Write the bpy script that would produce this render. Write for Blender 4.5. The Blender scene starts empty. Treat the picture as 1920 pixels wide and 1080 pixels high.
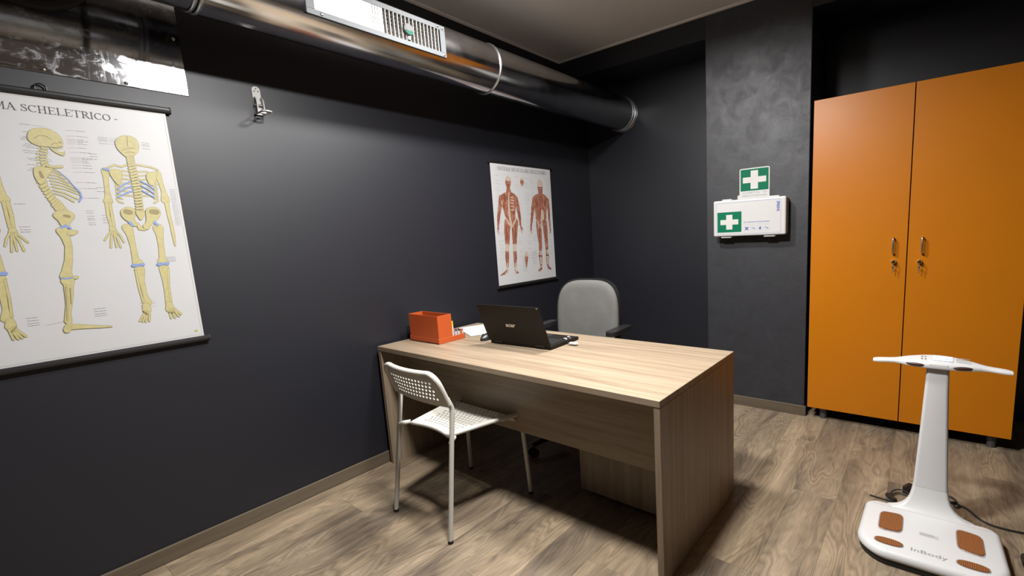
import bpy, bmesh, math, random
from mathutils import Vector, Matrix
random.seed(7)
sc = bpy.context.scene
COL = sc.collection
R = math.radians
# ---------------------------------------------------------------- camera
cam_d = bpy.data.cameras.new('camera'); cam = bpy.data.objects.new('camera', cam_d); COL.objects.link(cam)
cam_d.sensor_fit = 'HORIZONTAL'; cam_d.sensor_width = 36.0
cam_d.lens = 36.0 * 873.84 / 1920.0
cam_d.shift_x = -130.775 / 1920.0; cam_d.shift_y = 29.32 / 1920.0
cam_d.clip_start = 0.05
# rows: camera right / down / forward expressed in world axes
cr = Vector((0.80734, 0.58794, -0.05024)); cdn = Vector((0.04825, -0.15063, -0.98741)); cf = Vector((-0.58811, 0.79476, -0.14998))
m = Matrix((cr, -cdn, -cf)).transposed().to_4x4(); m.translation = Vector((2.586, 0.0, 1.32))
cam.matrix_world = m
sc.camera = cam
# ---------------------------------------------------------------- world, exposure
w = bpy.data.worlds.new('world'); sc.world = w; w.use_nodes = True
w.node_tree.nodes['Background'].inputs[0].default_value = (0.5, 0.5, 0.55, 1)
w.node_tree.nodes['Background'].inputs[1].default_value = 0.02
sc.view_settings.view_transform = 'Standard'; sc.view_settings.look = 'None'
sc.view_settings.gamma = 1.0; sc.view_settings.use_curve_mapping = False
sc.view_settings.exposure = 0.0
LAMPS = [  # x, y, z, radius, watts : lamps hanging just under the ceiling
    (1.62, 1.09, 2.50, 0.13, 114.0),
    (1.20, 1.84, 2.64, 0.14, 72.0),
]
LAMP_COL = (1.0, 0.982, 0.965)

# ---------------------------------------------------------------- helpers
ORG = {}
class MB:
    """collects shapes into one mesh"""
    def __init__(s): s.bm = bmesh.new(); s.mi = 0
    def face(s, pts, mi=None):
        vs = [s.bm.verts.new(p) for p in pts]
        try: f = s.bm.faces.new(vs)
        except ValueError: return None
        f.material_index = s.mi if mi is None else mi
        return f
    def merge(s, b, mat=None):
        me = bpy.data.meshes.new('t'); b.to_mesh(me); b.free()
        if mat is not None: me.transform(mat)
        n = len(s.bm.faces); s.bm.from_mesh(me); bpy.data.meshes.remove(me)
        s.bm.faces.ensure_lookup_table()
        for f in s.bm.faces[n:]: f.material_index = s.mi
        return s
    def box(s, x0, x1, y0, y1, z0, z1, bev=0.0, seg=2, mat=None):
        b = bmesh.new(); bmesh.ops.create_cube(b, size=1.0)
        for v in b.verts:
            v.co = Vector((x0 + (v.co.x + .5) * (x1 - x0), y0 + (v.co.y + .5) * (y1 - y0), z0 + (v.co.z + .5) * (z1 - z0)))
        if bev > 0: bmesh.ops.bevel(b, geom=b.edges[:], offset=bev, segments=seg, profile=.5, affect='EDGES', clamp_overlap=True)
        return s.merge(b, mat)
    def tube(s, pts, r, n=12, caps=True, closed=False):
        pts = [Vector(p) for p in pts]; rs = r if isinstance(r, (list, tuple)) else [r] * len(pts)
        rings = []; N = len(pts); up = None
        for i, p in enumerate(pts):
            if closed: t = pts[(i + 1) % N] - pts[i - 1]
            else: t = pts[min(i + 1, N - 1)] - pts[max(i - 1, 0)]
            t.normalize()
            if up is None:
                a = Vector((0, 0, 1)) if abs(t.z) < .9 else Vector((1, 0, 0)); up = (a - t * a.dot(t)).normalized()
            else:
                up = up - t * up.dot(t); up.normalize()
            sd = t.cross(up)
            rings.append([s.bm.verts.new(p + (up * math.cos(2 * math.pi * k / n) + sd * math.sin(2 * math.pi * k / n)) * rs[i]) for k in range(n)])
        for i in range(N if closed else N - 1):
            a = rings[i]; b = rings[(i + 1) % N]
            for k in range(n):
                f = s.bm.faces.new((a[k], b[k], b[(k + 1) % n], a[(k + 1) % n])); f.material_index = s.mi; f.smooth = True
        if caps and not closed:
            for rg in (rings[0], rings[-1]):
                f = s.bm.faces.new(rg); f.material_index = s.mi
        return s
    def cyl(s, p0, p1, r, n=24, r2=None, caps=True):
        return s.tube([p0, p1], [r, r if r2 is None else r2], n, caps)
    def ring(s, c, ax, prof, n=48, closed=True):
        """lathe a profile [(radius, height)] about axis ax through c"""
        ax = Vector(ax).normalized(); a = Vector((0, 0, 1)) if abs(ax.z) < .9 else Vector((1, 0, 0))
        u = (a - ax * a.dot(ax)).normalized(); v = ax.cross(u); c = Vector(c)
        rows = [[s.bm.verts.new(c + ax * h + (u * math.cos(2 * math.pi * k / n) + v * math.sin(2 * math.pi * k / n)) * r) for k in range(n)] for r, h in prof]
        m = len(rows)
        for i in range(m if closed else m - 1):
            A = rows[i]; B = rows[(i + 1) % m]
            for k in range(n):
                f = s.bm.faces.new((A[k], A[(k + 1) % n], B[(k + 1) % n], B[k])); f.material_index = s.mi; f.smooth = True
        return s
    def prism(s, poly, fn0, fn1):
        """poly: 2d points; fn0/fn1 map them to the two end faces"""
        a = [s.bm.verts.new(fn0(*p)) for p in poly]; b = [s.bm.verts.new(fn1(*p)) for p in poly]
        n = len(poly)
        for vs in (a[::-1], b):
            f = s.bm.faces.new(vs); f.material_index = s.mi
        for i in range(n):
            f = s.bm.faces.new((a[i], a[(i + 1) % n], b[(i + 1) % n], b[i])); f.material_index = s.mi
        return s
    def loft(s, rings, smooth=True, caps=True):
        rows = [[s.bm.verts.new(p) for p in r] for r in rings]; n = len(rows[0])
        for A, B in zip(rows, rows[1:]):
            for k in range(n):
                f = s.bm.faces.new((A[k], A[(k + 1) % n], B[(k + 1) % n], B[k])); f.material_index = s.mi; f.smooth = smooth
        if caps:
            for r in (rows[0], rows[-1]):
                f = s.bm.faces.new(r); f.material_index = s.mi
        return s
    def build(s, name, mats, parent=None, local=False, recalc=True, autosmooth=None):
        if recalc: bmesh.ops.recalc_face_normals(s.bm, faces=s.bm.faces[:])
        me = bpy.data.meshes.new(name); s.bm.to_mesh(me); s.bm.free()
        for mm in (mats if isinstance(mats, (list, tuple)) else [mats]): me.materials.append(mm)
        o = bpy.data.objects.new(name, me); COL.objects.link(o)
        org = ORG.get(parent.name, Vector((0, 0, 0))) if parent is not None else Vector((0, 0, 0))
        if not local and org.length > 0: me.transform(Matrix.Translation(-org))
        if parent is not None: o.parent = parent; ORG[o.name] = org
        if autosmooth:
            for p in me.polygons: p.use_smooth = True
        if autosmooth or any(p.use_smooth for p in me.polygons): me.set_sharp_from_angle(angle=R(autosmooth or 38))
        return o
def tag(o, label, cat, group=None):
    o['label'] = label; o['category'] = cat
    if group: o['group'] = group
    return o
def thing(name, label, cat, loc=(0, 0, 0), rotz=0.0, group=None):
    o = bpy.data.objects.new(name, None); COL.objects.link(o); o.location = loc; o.rotation_euler = (0, 0, rotz)
    o.empty_display_size = .05
    ORG[o.name] = Vector(loc)
    return tag(o, label, cat, group)
def struct(o): o['kind'] = 'structure'; return o
def origin(o, p):
    """move a one-mesh thing's origin to p without moving its shape"""
    p = Vector(p); o.data.transform(Matrix.Translation(-p)); o.location = p; ORG[o.name] = p; return o
def arc(cx, cy, r, a0, a1, n): return [(cx + r * math.cos(R(a0 + (a1 - a0) * i / n)), cy + r * math.sin(R(a0 + (a1 - a0) * i / n))) for i in range(n + 1)]
def rrect(x0, x1, y0, y1, r, n=5):
    return arc(x1 - r, y0 + r, r, -90, 0, n) + arc(x1 - r, y1 - r, r, 0, 90, n) + arc(x0 + r, y1 - r, r, 90, 180, n) + arc(x0 + r, y0 + r, r, 180, 270, n)
def smooth_path(pts, k=6):
    P = [Vector(p) for p in pts]; out = []
    for i in range(len(P) - 1):
        p0 = P[max(i - 1, 0)]; p1 = P[i]; p2 = P[i + 1]; p3 = P[min(i + 2, len(P) - 1)]
        for j in range(k):
            t = j / k
            out.append(.5 * ((2 * p1) + (p2 - p0) * t + (2 * p0 - 5 * p1 + 4 * p2 - p3) * t * t + (3 * p1 - p0 - 3 * p2 + p3) * t ** 3))
    out.append(P[-1]); return out
def text_into(mb, txt, size, place, width=None, align='CENTER', bold=0.0, shear=0.0, mi=0):
    """flat lettering with the built-in font; place(u, v) -> world point"""
    cu = bpy.data.curves.new('txt', 'FONT'); cu.body = txt; cu.size = size; cu.align_x = 'LEFT'; cu.offset = bold; cu.shear = shear
    cu.resolution_u = 3; cu.fill_mode = 'FRONT' if hasattr(cu, 'fill_mode') else cu.fill_mode
    ob = bpy.data.objects.new('txt', cu); COL.objects.link(ob)
    dg = bpy.context.evaluated_depsgraph_get(); me = bpy.data.meshes.new_from_object(ob.evaluated_get(dg))
    xs = [v.co.x for v in me.vertices] or [0, 1]; x0, x1 = min(xs), max(xs); sx = (width / (x1 - x0)) if width else 1.0
    off = -(x1 + x0) / 2 if align == 'CENTER' else -x0
    for p in me.polygons: mb.face([place((me.vertices[i].co.x + off) * sx, me.vertices[i].co.y) for i in p.vertices], mi)
    bpy.data.objects.remove(ob); bpy.data.curves.remove(cu); bpy.data.meshes.remove(me)

# ---------------------------------------------------------------- materials
class NT:
    def __init__(s, name):
        s.m = bpy.data.materials.new(name); s.m.use_nodes = True; s.t = s.m.node_tree; s.b = s.t.nodes['Principled BSDF']
    def n(s, typ, **kw):
        x = s.t.nodes.new(typ)
        for k, v in kw.items():
            if k.startswith('i_'):
                kk = k[2:]; x.inputs[int(kk) if kk.isdigit() else kk].default_value = v
            else: setattr(x, k, v)
        return x
    def l(s, a, b): s.t.links.new(a, b)
    def coords(s, scale, kind='Object', rnd=False):
        tc = s.n('ShaderNodeTexCoord'); mp = s.n('ShaderNodeMapping'); mp.inputs['Scale'].default_value = scale
        if rnd:
            oi = s.n('ShaderNodeObjectInfo'); cm = s.n('ShaderNodeVectorMath', operation='SCALE'); cm.inputs[0].default_value = (13.7, 31.3, 7.9)
            s.l(oi.outputs['Random'], cm.inputs['Scale']); ad = s.n('ShaderNodeVectorMath', operation='ADD')
            s.l(tc.outputs[kind], ad.inputs[0]); s.l(cm.outputs[0], ad.inputs[1]); s.l(ad.outputs[0], mp.inputs[0])
        else: s.l(tc.outputs[kind], mp.inputs[0])
        return mp.outputs[0]
    def noise(s, vec, scale, detail=4, rough=.55, dist=0.0):
        x = s.n('ShaderNodeTexNoise'); x.inputs['Scale'].default_value = scale; x.inputs['Detail'].default_value = detail
        x.inputs['Roughness'].default_value = rough; x.inputs['Distortion'].default_value = dist; s.l(vec, x.inputs['Vector']); return x.outputs['Fac']
    def ramp(s, fac, stops):
        x = s.n('ShaderNodeValToRGB'); e = x.color_ramp.elements
        while len(e) < len(stops): e.new(.5)
        for el, (p, c) in zip(e, stops): el.position = p; el.color = c if len(c) == 4 else (*c, 1)
        s.l(fac, x.inputs[0]); return x.outputs[0]
    def mix(s, a, b, fac, mode='MIX'):
        x = s.n('ShaderNodeMix', data_type='RGBA', blend_type=mode)
        for sock, val in ((x.inputs[0], fac), (x.inputs[6], a), (x.inputs[7], b)):
            if hasattr(val, 'links') or isinstance(val, bpy.types.NodeSocket): s.l(val, sock)
            else: sock.default_value = val if not isinstance(val, tuple) or len(val) == 4 else (*val, 1)
        return x.outputs[2]
    def math(s, op, a, b=None, c=None):
        x = s.n('ShaderNodeMath', operation=op)
        for i, v in enumerate((a, b, c)):
            if v is None: continue
            if isinstance(v, bpy.types.NodeSocket): s.l(v, x.inputs[i])
            else: x.inputs[i].default_value = v
        return x.outputs[0]
    def bump(s, h, strength=.2, dist=.002):
        x = s.n('ShaderNodeBump'); x.inputs['Strength'].default_value = strength; x.inputs['Distance'].default_value = dist
        s.l(h, x.inputs['Height']); s.l(x.outputs[0], s.b.inputs['Normal'])
KA = 0.62        # overall reflectance of paints and plastics
def plain(name, col, rough=.5, metal=0.0, var=.06, nscale=8.0, bump=0.0, spec=None, coat=0.0):
    """plain coloured surface with slight tone variation"""
    if metal < .3: col = tuple(c * KA for c in col)
    t = NT(name); v = t.coords((1, 1, 1)); f = t.noise(v, nscale, 5)
    lo = tuple(c * (1 - var) for c in col); hi = tuple(min(1, c * (1 + var)) for c in col)
    t.l(t.ramp(f, [(.25, lo), (.75, hi)]), t.b.inputs['Base Color'])
    t.b.inputs['Roughness'].default_value = rough; t.b.inputs['Metallic'].default_value = metal
    if spec is not None: t.b.inputs['Specular IOR Level'].default_value = spec
    if coat: t.b.inputs['Coat Weight'].default_value = coat; t.b.inputs['Coat Roughness'].default_value = .1
    if bump: t.bump(t.noise(v, nscale * 12, 3), bump, .001)
    return t.m
def emit(name, col, strength):
    t = NT(name); t.b.inputs['Base Color'].default_value = (*col, 1)
    t.b.inputs['Emission Color'].default_value = (*col, 1); t.b.inputs['Emission Strength'].default_value = strength
    return t.m
def wall_paint(name, col, rough, mott=0.0, bump=.08, msc=3.0):
    col = tuple(c * KA for c in col)
    t = NT(name); v = t.coords((1, 1, 1)); a = t.noise(v, msc, 8, .62, .6); b = t.noise(v, 260, 2)
    lo = tuple(c * (1 - mott) for c in col); hi = tuple(c * (1 + mott) for c in col)
    c1 = t.ramp(a, [(.3, lo), (.7, hi)])
    t.l(c1, t.b.inputs['Base Color'])
    t.l(t.ramp(a, [(.3, (rough + mott * .2,) * 3), (.7, (rough - mott * .2,) * 3)]), t.b.inputs['Roughness'])
    h = t.math('ADD', t.math('MULTIPLY', a, 1.0), t.math('MULTIPLY', b, .25)); t.bump(h, bump, .003)
    return t.m
def floor_wood():
    t = NT('oak_laminate'); v = t.coords((1, 1, 1), rnd=True)
    sp = t.n('ShaderNodeSeparateXYZ'); t.l(v, sp.inputs[0])
    def mapped(sx, sy):
        q = t.n('ShaderNodeMapping'); q.inputs['Scale'].default_value = (sx, sy, 1); t.l(v, q.inputs[0]); return q.outputs[0]
    low = t.noise(mapped(6.0, 1.25), 1.0, 2.0, .5, .55)
    wob = t.noise(mapped(30, 9), 1.0, 3, .6)
    ph = t.math('ADD', t.math('MULTIPLY', low, 118.0), t.math('ADD', t.math('MULTIPLY', sp.outputs[0], 26.0), t.math('MULTIPLY', wob, 2.6)))
    ring = t.math('MULTIPLY_ADD', t.math('SINE', ph), .5, .5)
    fib = t.noise(mapped(260, 8), 1.0, 4, .6)
    blot = t.noise(mapped(8, 1.5), 1.0, 5, .62, .5)
    saw = t.noise(mapped(16, 190), 1.0, 2, .5)
    base = t.ramp(blot, [(.30, (.094, .073, .053)), (.45, (.176, .135, .091)), (.68, (.254, .198, .133))])
    c = t.mix(base, t.ramp(ring, [(.0, (.70, .68, .66)), (.35, (.97, .97, .97)), (.78, (1.0, 1.0, 1.0)), (.93, (1.24, 1.22, 1.18))]), t.ramp(low, [(.34, (.25,) * 3), (.46, (.85,) * 3), (.62, (.3,) * 3)]), 'MULTIPLY')
    c = t.mix(c, t.ramp(fib, [(.3, (.66, .64, .62)), (.62, (1.14, 1.12, 1.1))]), .62, 'MULTIPLY')
    msk = t.math('MULTIPLY', t.ramp(saw, [(.58, (0, 0, 0)), (.66, (1, 1, 1))]), t.ramp(blot, [(.50, (0, 0, 0)), (.60, (.55, .55, .55))]))
    c = t.mix(c, (.285, .238, .172), msk)
    oi = t.n('ShaderNodeObjectInfo')
    c = t.mix(c, t.ramp(oi.outputs['Random'], [(0, (.86, .86, .88)), (1, (1.1, 1.08, 1.04))]), 1.0, 'MULTIPLY')
    t.l(c, t.b.inputs['Base Color'])
    t.l(t.ramp(fib, [(.3, (.55,) * 3), (.7, (.40,) * 3)]), t.b.inputs['Roughness'])
    t.bump(fib, .12, .0008)
    return t.m
def desk_wood(name, axis, tint=1.0):
    t = NT(name); sc_ = {'x': (1.2, 30, 30), 'y': (30, 1.2, 30), 'z': (30, 30, 1.2)}[axis]
    v = t.coords(sc_); a = t.noise(v, 1.0, 5, .6, .5)
    sc2 = tuple(k * 7 for k in sc_); v2 = t.coords(sc2); b = t.noise(v2, 1.0, 3, .6)
    c = t.ramp(a, [(.28, (.158 * tint, .113 * tint, .075 * tint)), (.5, (.228 * tint, .175 * tint, .119 * tint)), (.74, (.280 * tint, .224 * tint, .160 * tint))])
    c = t.mix(c, t.ramp(b, [(.3, (.82, .8, .78)), (.65, (1.06, 1.05, 1.04))]), .55, 'MULTIPLY')
    t.l(c, t.b.inputs['Base Color']); t.b.inputs['Roughness'].default_value = .42
    t.bump(b, .06, .0006)
    return t.m
def galvanised(name, base, r0, r1, scratch=0.0):
    t = NT(name); v = t.coords((1, 1, 1)); a = t.noise(v, 7, 6, .6, .5); b = t.noise(v, 45, 3)
    t.l(t.ramp(a, [(.3, tuple(c * .86 for c in base)), (.7, tuple(min(1, c * 1.08) for c in base))]), t.b.inputs['Base Color'])
    t.b.inputs['Metallic'].default_value = 1.0
    rg = t.math('ADD', t.math('MULTIPLY', a, r1 - r0), r0)
    if scratch:
        vv = t.coords((1, 60, 9)); s2 = t.noise(vv, 1.0, 3, .6, 1.5)
        rg = t.math('ADD', rg, t.math('MULTIPLY', t.ramp(s2, [(.55, (0, 0, 0)), (.72, (1, 1, 1))]), scratch))
        pt = t.ramp(t.noise(t.coords((1, 1, 1.6)), 16, 5, .65, 1.2), [(.50, (0, 0, 0)), (.66, (1, 1, 1))]); rg = t.math('ADD', rg, t.math('MULTIPLY', pt, scratch * 2.2))
    t.l(rg, t.b.inputs['Roughness']); t.bump(b, .03, .001)
    return t.m
def fabric(name, col):
    t = NT(name); v = t.coords((1, 1, 1)); a = t.noise(v, 420, 2); b = t.noise(v, 9, 4)
    c = t.mix(t.ramp(a, [(.3, tuple(k * .85 for k in col)), (.7, tuple(min(1, k * 1.12) for k in col))]), t.ramp(b, [(.3, (.9, .9, .9)), (.7, (1.06, 1.06, 1.06))]), 1.0, 'MULTIPLY')
    t.l(c, t.b.inputs['Base Color']); t.b.inputs['Roughness'].default_value = .95; t.b.inputs['Specular IOR Level'].default_value = .15
    t.bump(a, .2, .0008); return t.m
def muscle_print():
    t = NT('print_muscle'); v = t.coords((1, 1, .28)); a = t.noise(v, 95, 4, .65, .8)
    c = t.ramp(a, [(.30, (.085, .022, .016)), (.47, (.215, .075, .046)), (.60, (.30, .135, .09)), (.72, (.42, .29, .21))])
    t.l(c, t.b.inputs['Base Color']); t.b.inputs['Roughness'].default_value = .5; return t.m
MAT = dict(
    wall=wall_paint('charcoal_paint', (.0132, .0137, .0205), .47, .05, .03),
    plaster=wall_paint('rough_charcoal_plaster', (.030, .030, .0355), .52, .34, .5, 9.0),
    dark=wall_paint('black_paint', (.012, .012, .013), .6, .05),
    ceil=wall_paint('white_ceiling', (.98, .92, .87), .8, .03),
    ceil_trim=wall_paint('ceiling_trim', (1.2, 1.13, 1.07), .7, .02),
    roomwall=wall_paint('grey_wall', (.022, .022, .026), .55, .04),
    floor=floor_wood(), desk_x=desk_wood('desk_wood_long', 'x'), desk_z=desk_wood('desk_wood_upright', 'z'), desk_p=desk_wood('desk_wood_panel', 'x'),
    skirt=desk_wood('skirting_wood', 'y', .42), skirt_x=desk_wood('skirting_wood_back', 'x', .42),
    duct=galvanised('duct_steel', (.58, .58, .585), .10, .24), zinc=galvanised('zinc_sheet', (.34, .345, .36), .06, .11, .06),
    zincfr=galvanised('zinc_frame', (.62, .63, .65), .28, .42), bars=plain('grille_bar', (.40, .385, .35), .55, .0), gframe=plain('grille_frame_grey', (.125, .135, .145), .6, .1), tagw=plain('tag_white', (.20, .19, .19), .6, 0, .02, 8, 0, .2), blank=plain('grille_white', (.9, .89, .87), .5, .0, .02),
    orange=plain('orange_laminate', (.64, .200, .003), .36, 0, .03, 3, 0, .32), carcase=plain('black_carcase', (.02, .018, .016), .5),
    steel=plain('brushed_steel', (.62, .6, .57), .25, 1.0), chrome=plain('chrome', (.75, .74, .72), .12, 1.0),
    white=plain('white_plastic', (.74, .735, .73), .32, 0, .02), offwhite=plain('ivory_lacquer', (.70, .67, .60), .38, 0, .02), offplastic=plain('ivory_plastic', (.72, .69, .62), .42, 0, .02),
    black=plain('black_plastic', (.014, .014, .015), .38), rubber=plain('black_rubber', (.012, .012, .012), .7),
    laptop=plain('laptop_black', (.012, .009, .007), .5, 0, .1, 20, 0, .22), keys=plain('key_black', (.02, .02, .022), .5), silver=plain('silver_print', (.62, .58, .52), .35, .6),
    obox=plain('orange_card', (.56, .092, .015), .5, 0, .04), paper=plain('paper', (.74, .75, .79), .8, 0, .02), sheet=plain('chart_sheet', (.66, .655, .66), .42, 0, .015),
    blackrail=plain('black_rail', (.016, .015, .015), .35), fabric=fabric('grey_fabric', (.104, .102, .095)),
    bone=plain('print_bone', (.60, .53, .25), .5, 0, .10, 60), bone_l=plain('print_bone_outline', (.30, .26, .12), .5, 0, .1, 60), bone_d=plain('print_bone_detail', (.34, .28, .13), .5), blue=plain('print_blue', (.26, .36, .68), .5), whitep=plain('print_white', (.72, .7, .66), .5),
    musc=muscle_print(), musc_l=plain('print_muscle_outline', (.42, .22, .16), .5), tendon=plain('print_tendon', (.62, .50, .38), .5, 0, .12, 90), musc_d=plain('print_muscle_dark', (.20, .055, .04), .5),
    ink=plain('print_ink', (.06, .05, .05), .5), grey=plain('print_grey', (.30, .30, .31), .5), olive=plain('print_olive', (.42, .5, .06), .5),
    green=plain('safety_green', (.0, .165, .078), .6, 0, .02, 8, 0, .15), kitwhite=plain('kit_white', (.70, .69, .67), .4, 0, .02), kitblue=plain('kit_blue', (.06, .09, .45), .5), kitpale=plain('kit_pale_blue', (.38, .42, .62), .5), kitgrey=plain('kit_grey', (.10, .085, .08), .5),
    electrode=plain('copper_brown_electrode', (.40, .155, .052), .40, .2, .06), electrode_m=plain('copper_brown_groove_shade', (.20, .07, .024), .45, .2, .06), electrode_d=plain('brown_recess', (.06, .02, .01), .5), lcd=emit('lcd', (.62, .68, .88), .45), lcdink=plain('lcd_ink', (.12, .16, .42), .4), shade=plain('grey_recess', (.40, .40, .42), .5),
    tagg=plain('tag_green', (.005, .13, .085), .6, 0, .02, 8, 0, .15), yellow=plain('marker_yellow', (.72, .58, .03), .4), cream=plain('marker_cream', (.75, .64, .48), .4), pink=plain('marker_pink', (.62, .36, .48), .4), mauve=plain('marker_mauve', (.40, .24, .30), .4), tan=plain('marker_tan', (.50, .36, .22), .4), greyp=plain('marker_grey', (.32, .33, .34), .4),
    lampshell=plain('lamp_shell', (.5, .5, .5), .4, .5), lampface=emit('lamp_face', LAMP_COL, 2.0), foot=plain('grey_foot', (.10, .10, .105), .5),
)
# ================================================================ the setting
XR, YF, YB, YN, YP, ZC, ZB = 4.2, -2.2, 3.72, 3.87, 3.34, 2.755, 2.60
XP0, XP1 = 1.29, 1.97
fl = MB().box(-.1, XR + .1, YF - .1, YN + .1, -.06, -.009).build('floor', MAT['dark']); struct(fl)
pw, plen = .192, 1.285
pm = None; nrow = int(XR / pw) + 1
for i in range(nrow):
    off = [0, .47, .93, .22, .68][i % 5]
    y = YF - off * plen
    while y < YN:
        y0, y1 = max(y, YF), min(y + plen, YN); x0, x1 = i * pw, min((i + 1) * pw, XR)
        if y1 - y0 > .05 and x1 - x0 > .02:
            full = (abs(y1 - y0 - plen) < 1e-6 and abs(x1 - x0 - pw) < 1e-6)
            if full and pm is not None:
                o = bpy.data.objects.new('plank', pm); COL.objects.link(o); o.parent = fl
            else:
                b = MB(); w_, l_ = (x1 - x0) / 2 - .0002, (y1 - y0) / 2 - .0002
                b.box(-w_, w_, -l_, l_, -.008, 0, .0004, 1); o = b.build('plank', MAT['floor'], fl, local=True)
                if full: pm = o.data
            o.location = ((x0 + x1) / 2, (y0 + y1) / 2, 0)
        y += plen
struct(MB().box(-.12, 0, YF - .1, YB + .25, 0, ZC + .1).build('wall_left', MAT['wall']))
struct(MB().box(0, XP0, YB, YB + .25, 0, ZC).build('wall_back', MAT['wall']))
struct(MB().box(XP0, XP1, YP, YB + .25, 0, ZC, .004, 2).build('wall_pillar', MAT['plaster']))
struct(MB().box(XP1, XR + .1, YN, YN + .1, 0, ZC).build('wall_niche', MAT['wall']))
struct(MB().box(XR, XR + .1, YF - .1, YN, 0, ZC).build('wall_right', MAT['roomwall']))
struct(MB().box(0, XR, YF - .1, YF, 0, ZC).build('wall_rear', MAT['roomwall']))
struct(MB().box(-.1, XR + .1, YF - .1, YN + .1, ZC, ZC + .1).build('ceiling', MAT['ceil']))
b = MB().box(0, XP0 - .001, YP + .002, YB, ZB, ZC); struct(b.build('trim_1', MAT['wall']))
b = MB().box(XP1 + .001, XR, YP + .002, YN, ZB, ZC); struct(b.build('trim_2', MAT['wall']))
# pale moulding strip around the ceiling edge
b = MB(); b.box(0.0, .034, YF, YP, ZC - .010, ZC - .0005, .003, 1); struct(b.build('trim_3', MAT['ceil_trim']))
b = MB(); b.box(.034, XR, YP - .034, YP - .0005, ZC - .010, ZC - .0005, .003, 1); struct(b.build('trim_4', MAT['ceil_trim']))
def skirting(name, pts, mat):
    """pts: inner floor line; each run is a board with a rounded top edge"""
    b = MB()
    (x0, y0), (x1, y1) = pts
    b.box(min(x0, x1), max(x0, x1), min(y0, y1), max(y0, y1), .0, .071, .004, 2)
    return struct(b.build(name, mat))
skirting('baseboard_left', ((0.0005, YF + .02), (.013, 3.70)), MAT['skirt'])
skirting('baseboard_back', ((XP0 - .012, YP - .013), (XP1 + .012, YP - .0005)), MAT['skirt_x'])
skirting('baseboard_recess', ((.0135, YB - .013), (XP0 - .0125, YB - .0005)), MAT['skirt_x'])
skirting('baseboard_right', ((XR - .013, YF + .02), (XR - .0005, 3.3)), MAT['skirt'])

# ================================================================ lamps (just above the picture)
LN = ['round white lamp hanging nearest the skeleton chart wall plate', 'round white lamp hanging over the middle of the desk']
for (x, y, z, r, p), lab in zip(LAMPS, LN):
    t = thing('ceiling_lamp', lab, 'lamp', (x, y, ZC - .001))
    b = MB(); b.ring((x, y, ZC - .001), (0, 0, -1), [(.0005, 0), (.045, 0), (.045, .018), (.0005, .018)], 24, False); b.build('canopy', MAT['lampshell'], t)
    b = MB(); b.cyl((x, y, ZC - .018), (x, y, z + .05), .006, 10); b.build('rod', MAT['lampshell'], t)
    b = MB(); b.ring((x, y, z), (0, 0, 1), [(.0005, .055), (r * .6, .055), (r * 1.05, .03), (r * 1.1, -.012), (r * 1.07, -.012), (r * 1.02, .024), (.0005, .03)], 32, False); b.build('shade', MAT['lampshell'], t)
    b = MB(); b.ring((x, y, z), (0, 0, 1), [(.0005, .004), (r * .99, .004), (r * .99, .012), (.0005, .012)], 32, False); b.build('diffuser', MAT['lampface'], t)
    ld = bpy.data.lights.new('lamp_light', 'AREA'); ld.shape = 'DISK'; ld.size = 2 * r * .96; ld.energy = p; ld.color = LAMP_COL
    lo = bpy.data.objects.new('lamp_light', ld); COL.objects.link(lo); lo.parent = t; lo.location = (0, 0, z - ZC - .004)
    ud = bpy.data.lights.new('ceiling_fill', 'AREA'); ud.shape = 'DISK'; ud.size = r; ud.energy = 9.0; ud.color = LAMP_COL      # fill light added above the closed shade to brighten the ceiling
    uo = bpy.data.objects.new('ceiling_fill', ud); COL.objects.link(uo); uo.parent = t; uo.location = (0, 0, z - ZC + .062); uo.rotation_euler = (math.pi, 0, 0)

# ================================================================ air duct
DX, DZ, DR = .39, 2.325, .138
duct = thing('air_duct', 'round galvanised steel air duct running along the top of the dark wall', 'duct', (DX, .1, DZ))
def pipe(name, y0, y1, r):
    b = MB(); b.ring((DX, y0, DZ), (0, 1, 0), [(r, 0), (r, y1 - y0), (r - .002, y1 - y0), (r - .002, 0)], 64); return b.build(name, MAT['duct'], duct)
b = MB()                                                       # first length, with the opening for the grille
b.ring((DX, .695, DZ), (0, 1, 0), [(DR, 0), (DR, .343), (DR - .002, .343), (DR - .002, 0)], 64)
b.ring((DX, 1.690, DZ), (0, 1, 0), [(DR, 0), (DR, .415), (DR - .002, .415), (DR - .002, 0)], 64)
AO = 25.0
sect = [(DR, R(AO + (360 - 2 * AO) * k / 54)) for k in range(55)] + [(DR - .002, R(AO + (360 - 2 * AO) * k / 54)) for k in range(54, -1, -1)]
sr = [[b.bm.verts.new((DX + r * math.cos(a), yy, DZ + r * math.sin(a))) for r, a in sect] for yy in (1.038, 1.690)]
for k in range(len(sect)):
    f = b.bm.faces.new((sr[0][k], sr[0][(k + 1) % len(sect)], sr[1][(k + 1) % len(sect)], sr[1][k])); f.smooth = True
b.build('pipe', MAT['duct'], duct)
pipe('pipe', 2.1052, 3.70, DR - .001)
pipe('pipe', .10, .6948, DR - .009)
b = MB(); b.ring((DX, .10, DZ), (0, 1, 0), [(DR - .0095, .001), (.0005, .001), (.0005, .004), (DR - .0095, .004)], 48, False); b.build('end_cap', MAT['duct'], duct)
def bead(y, r, wd, name='joint_ring', mat='zincfr'):
    b = MB(); b.ring((DX, y, DZ), (0, 1, 0), [(r + .0003, -wd)] + [(r + .0003 + wd * .75 * math.sin(a), -wd * math.cos(a)) for a in [R(k) for k in (20, 45, 70, 90, 110, 135, 160)]] + [(r + .0003, wd)], 64, False)
    return b.build(name, MAT[mat], duct)
bead(2.105, DR, .008); bead(.69, DR - .004, .007); bead(.672, DR - .006, .006)
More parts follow.
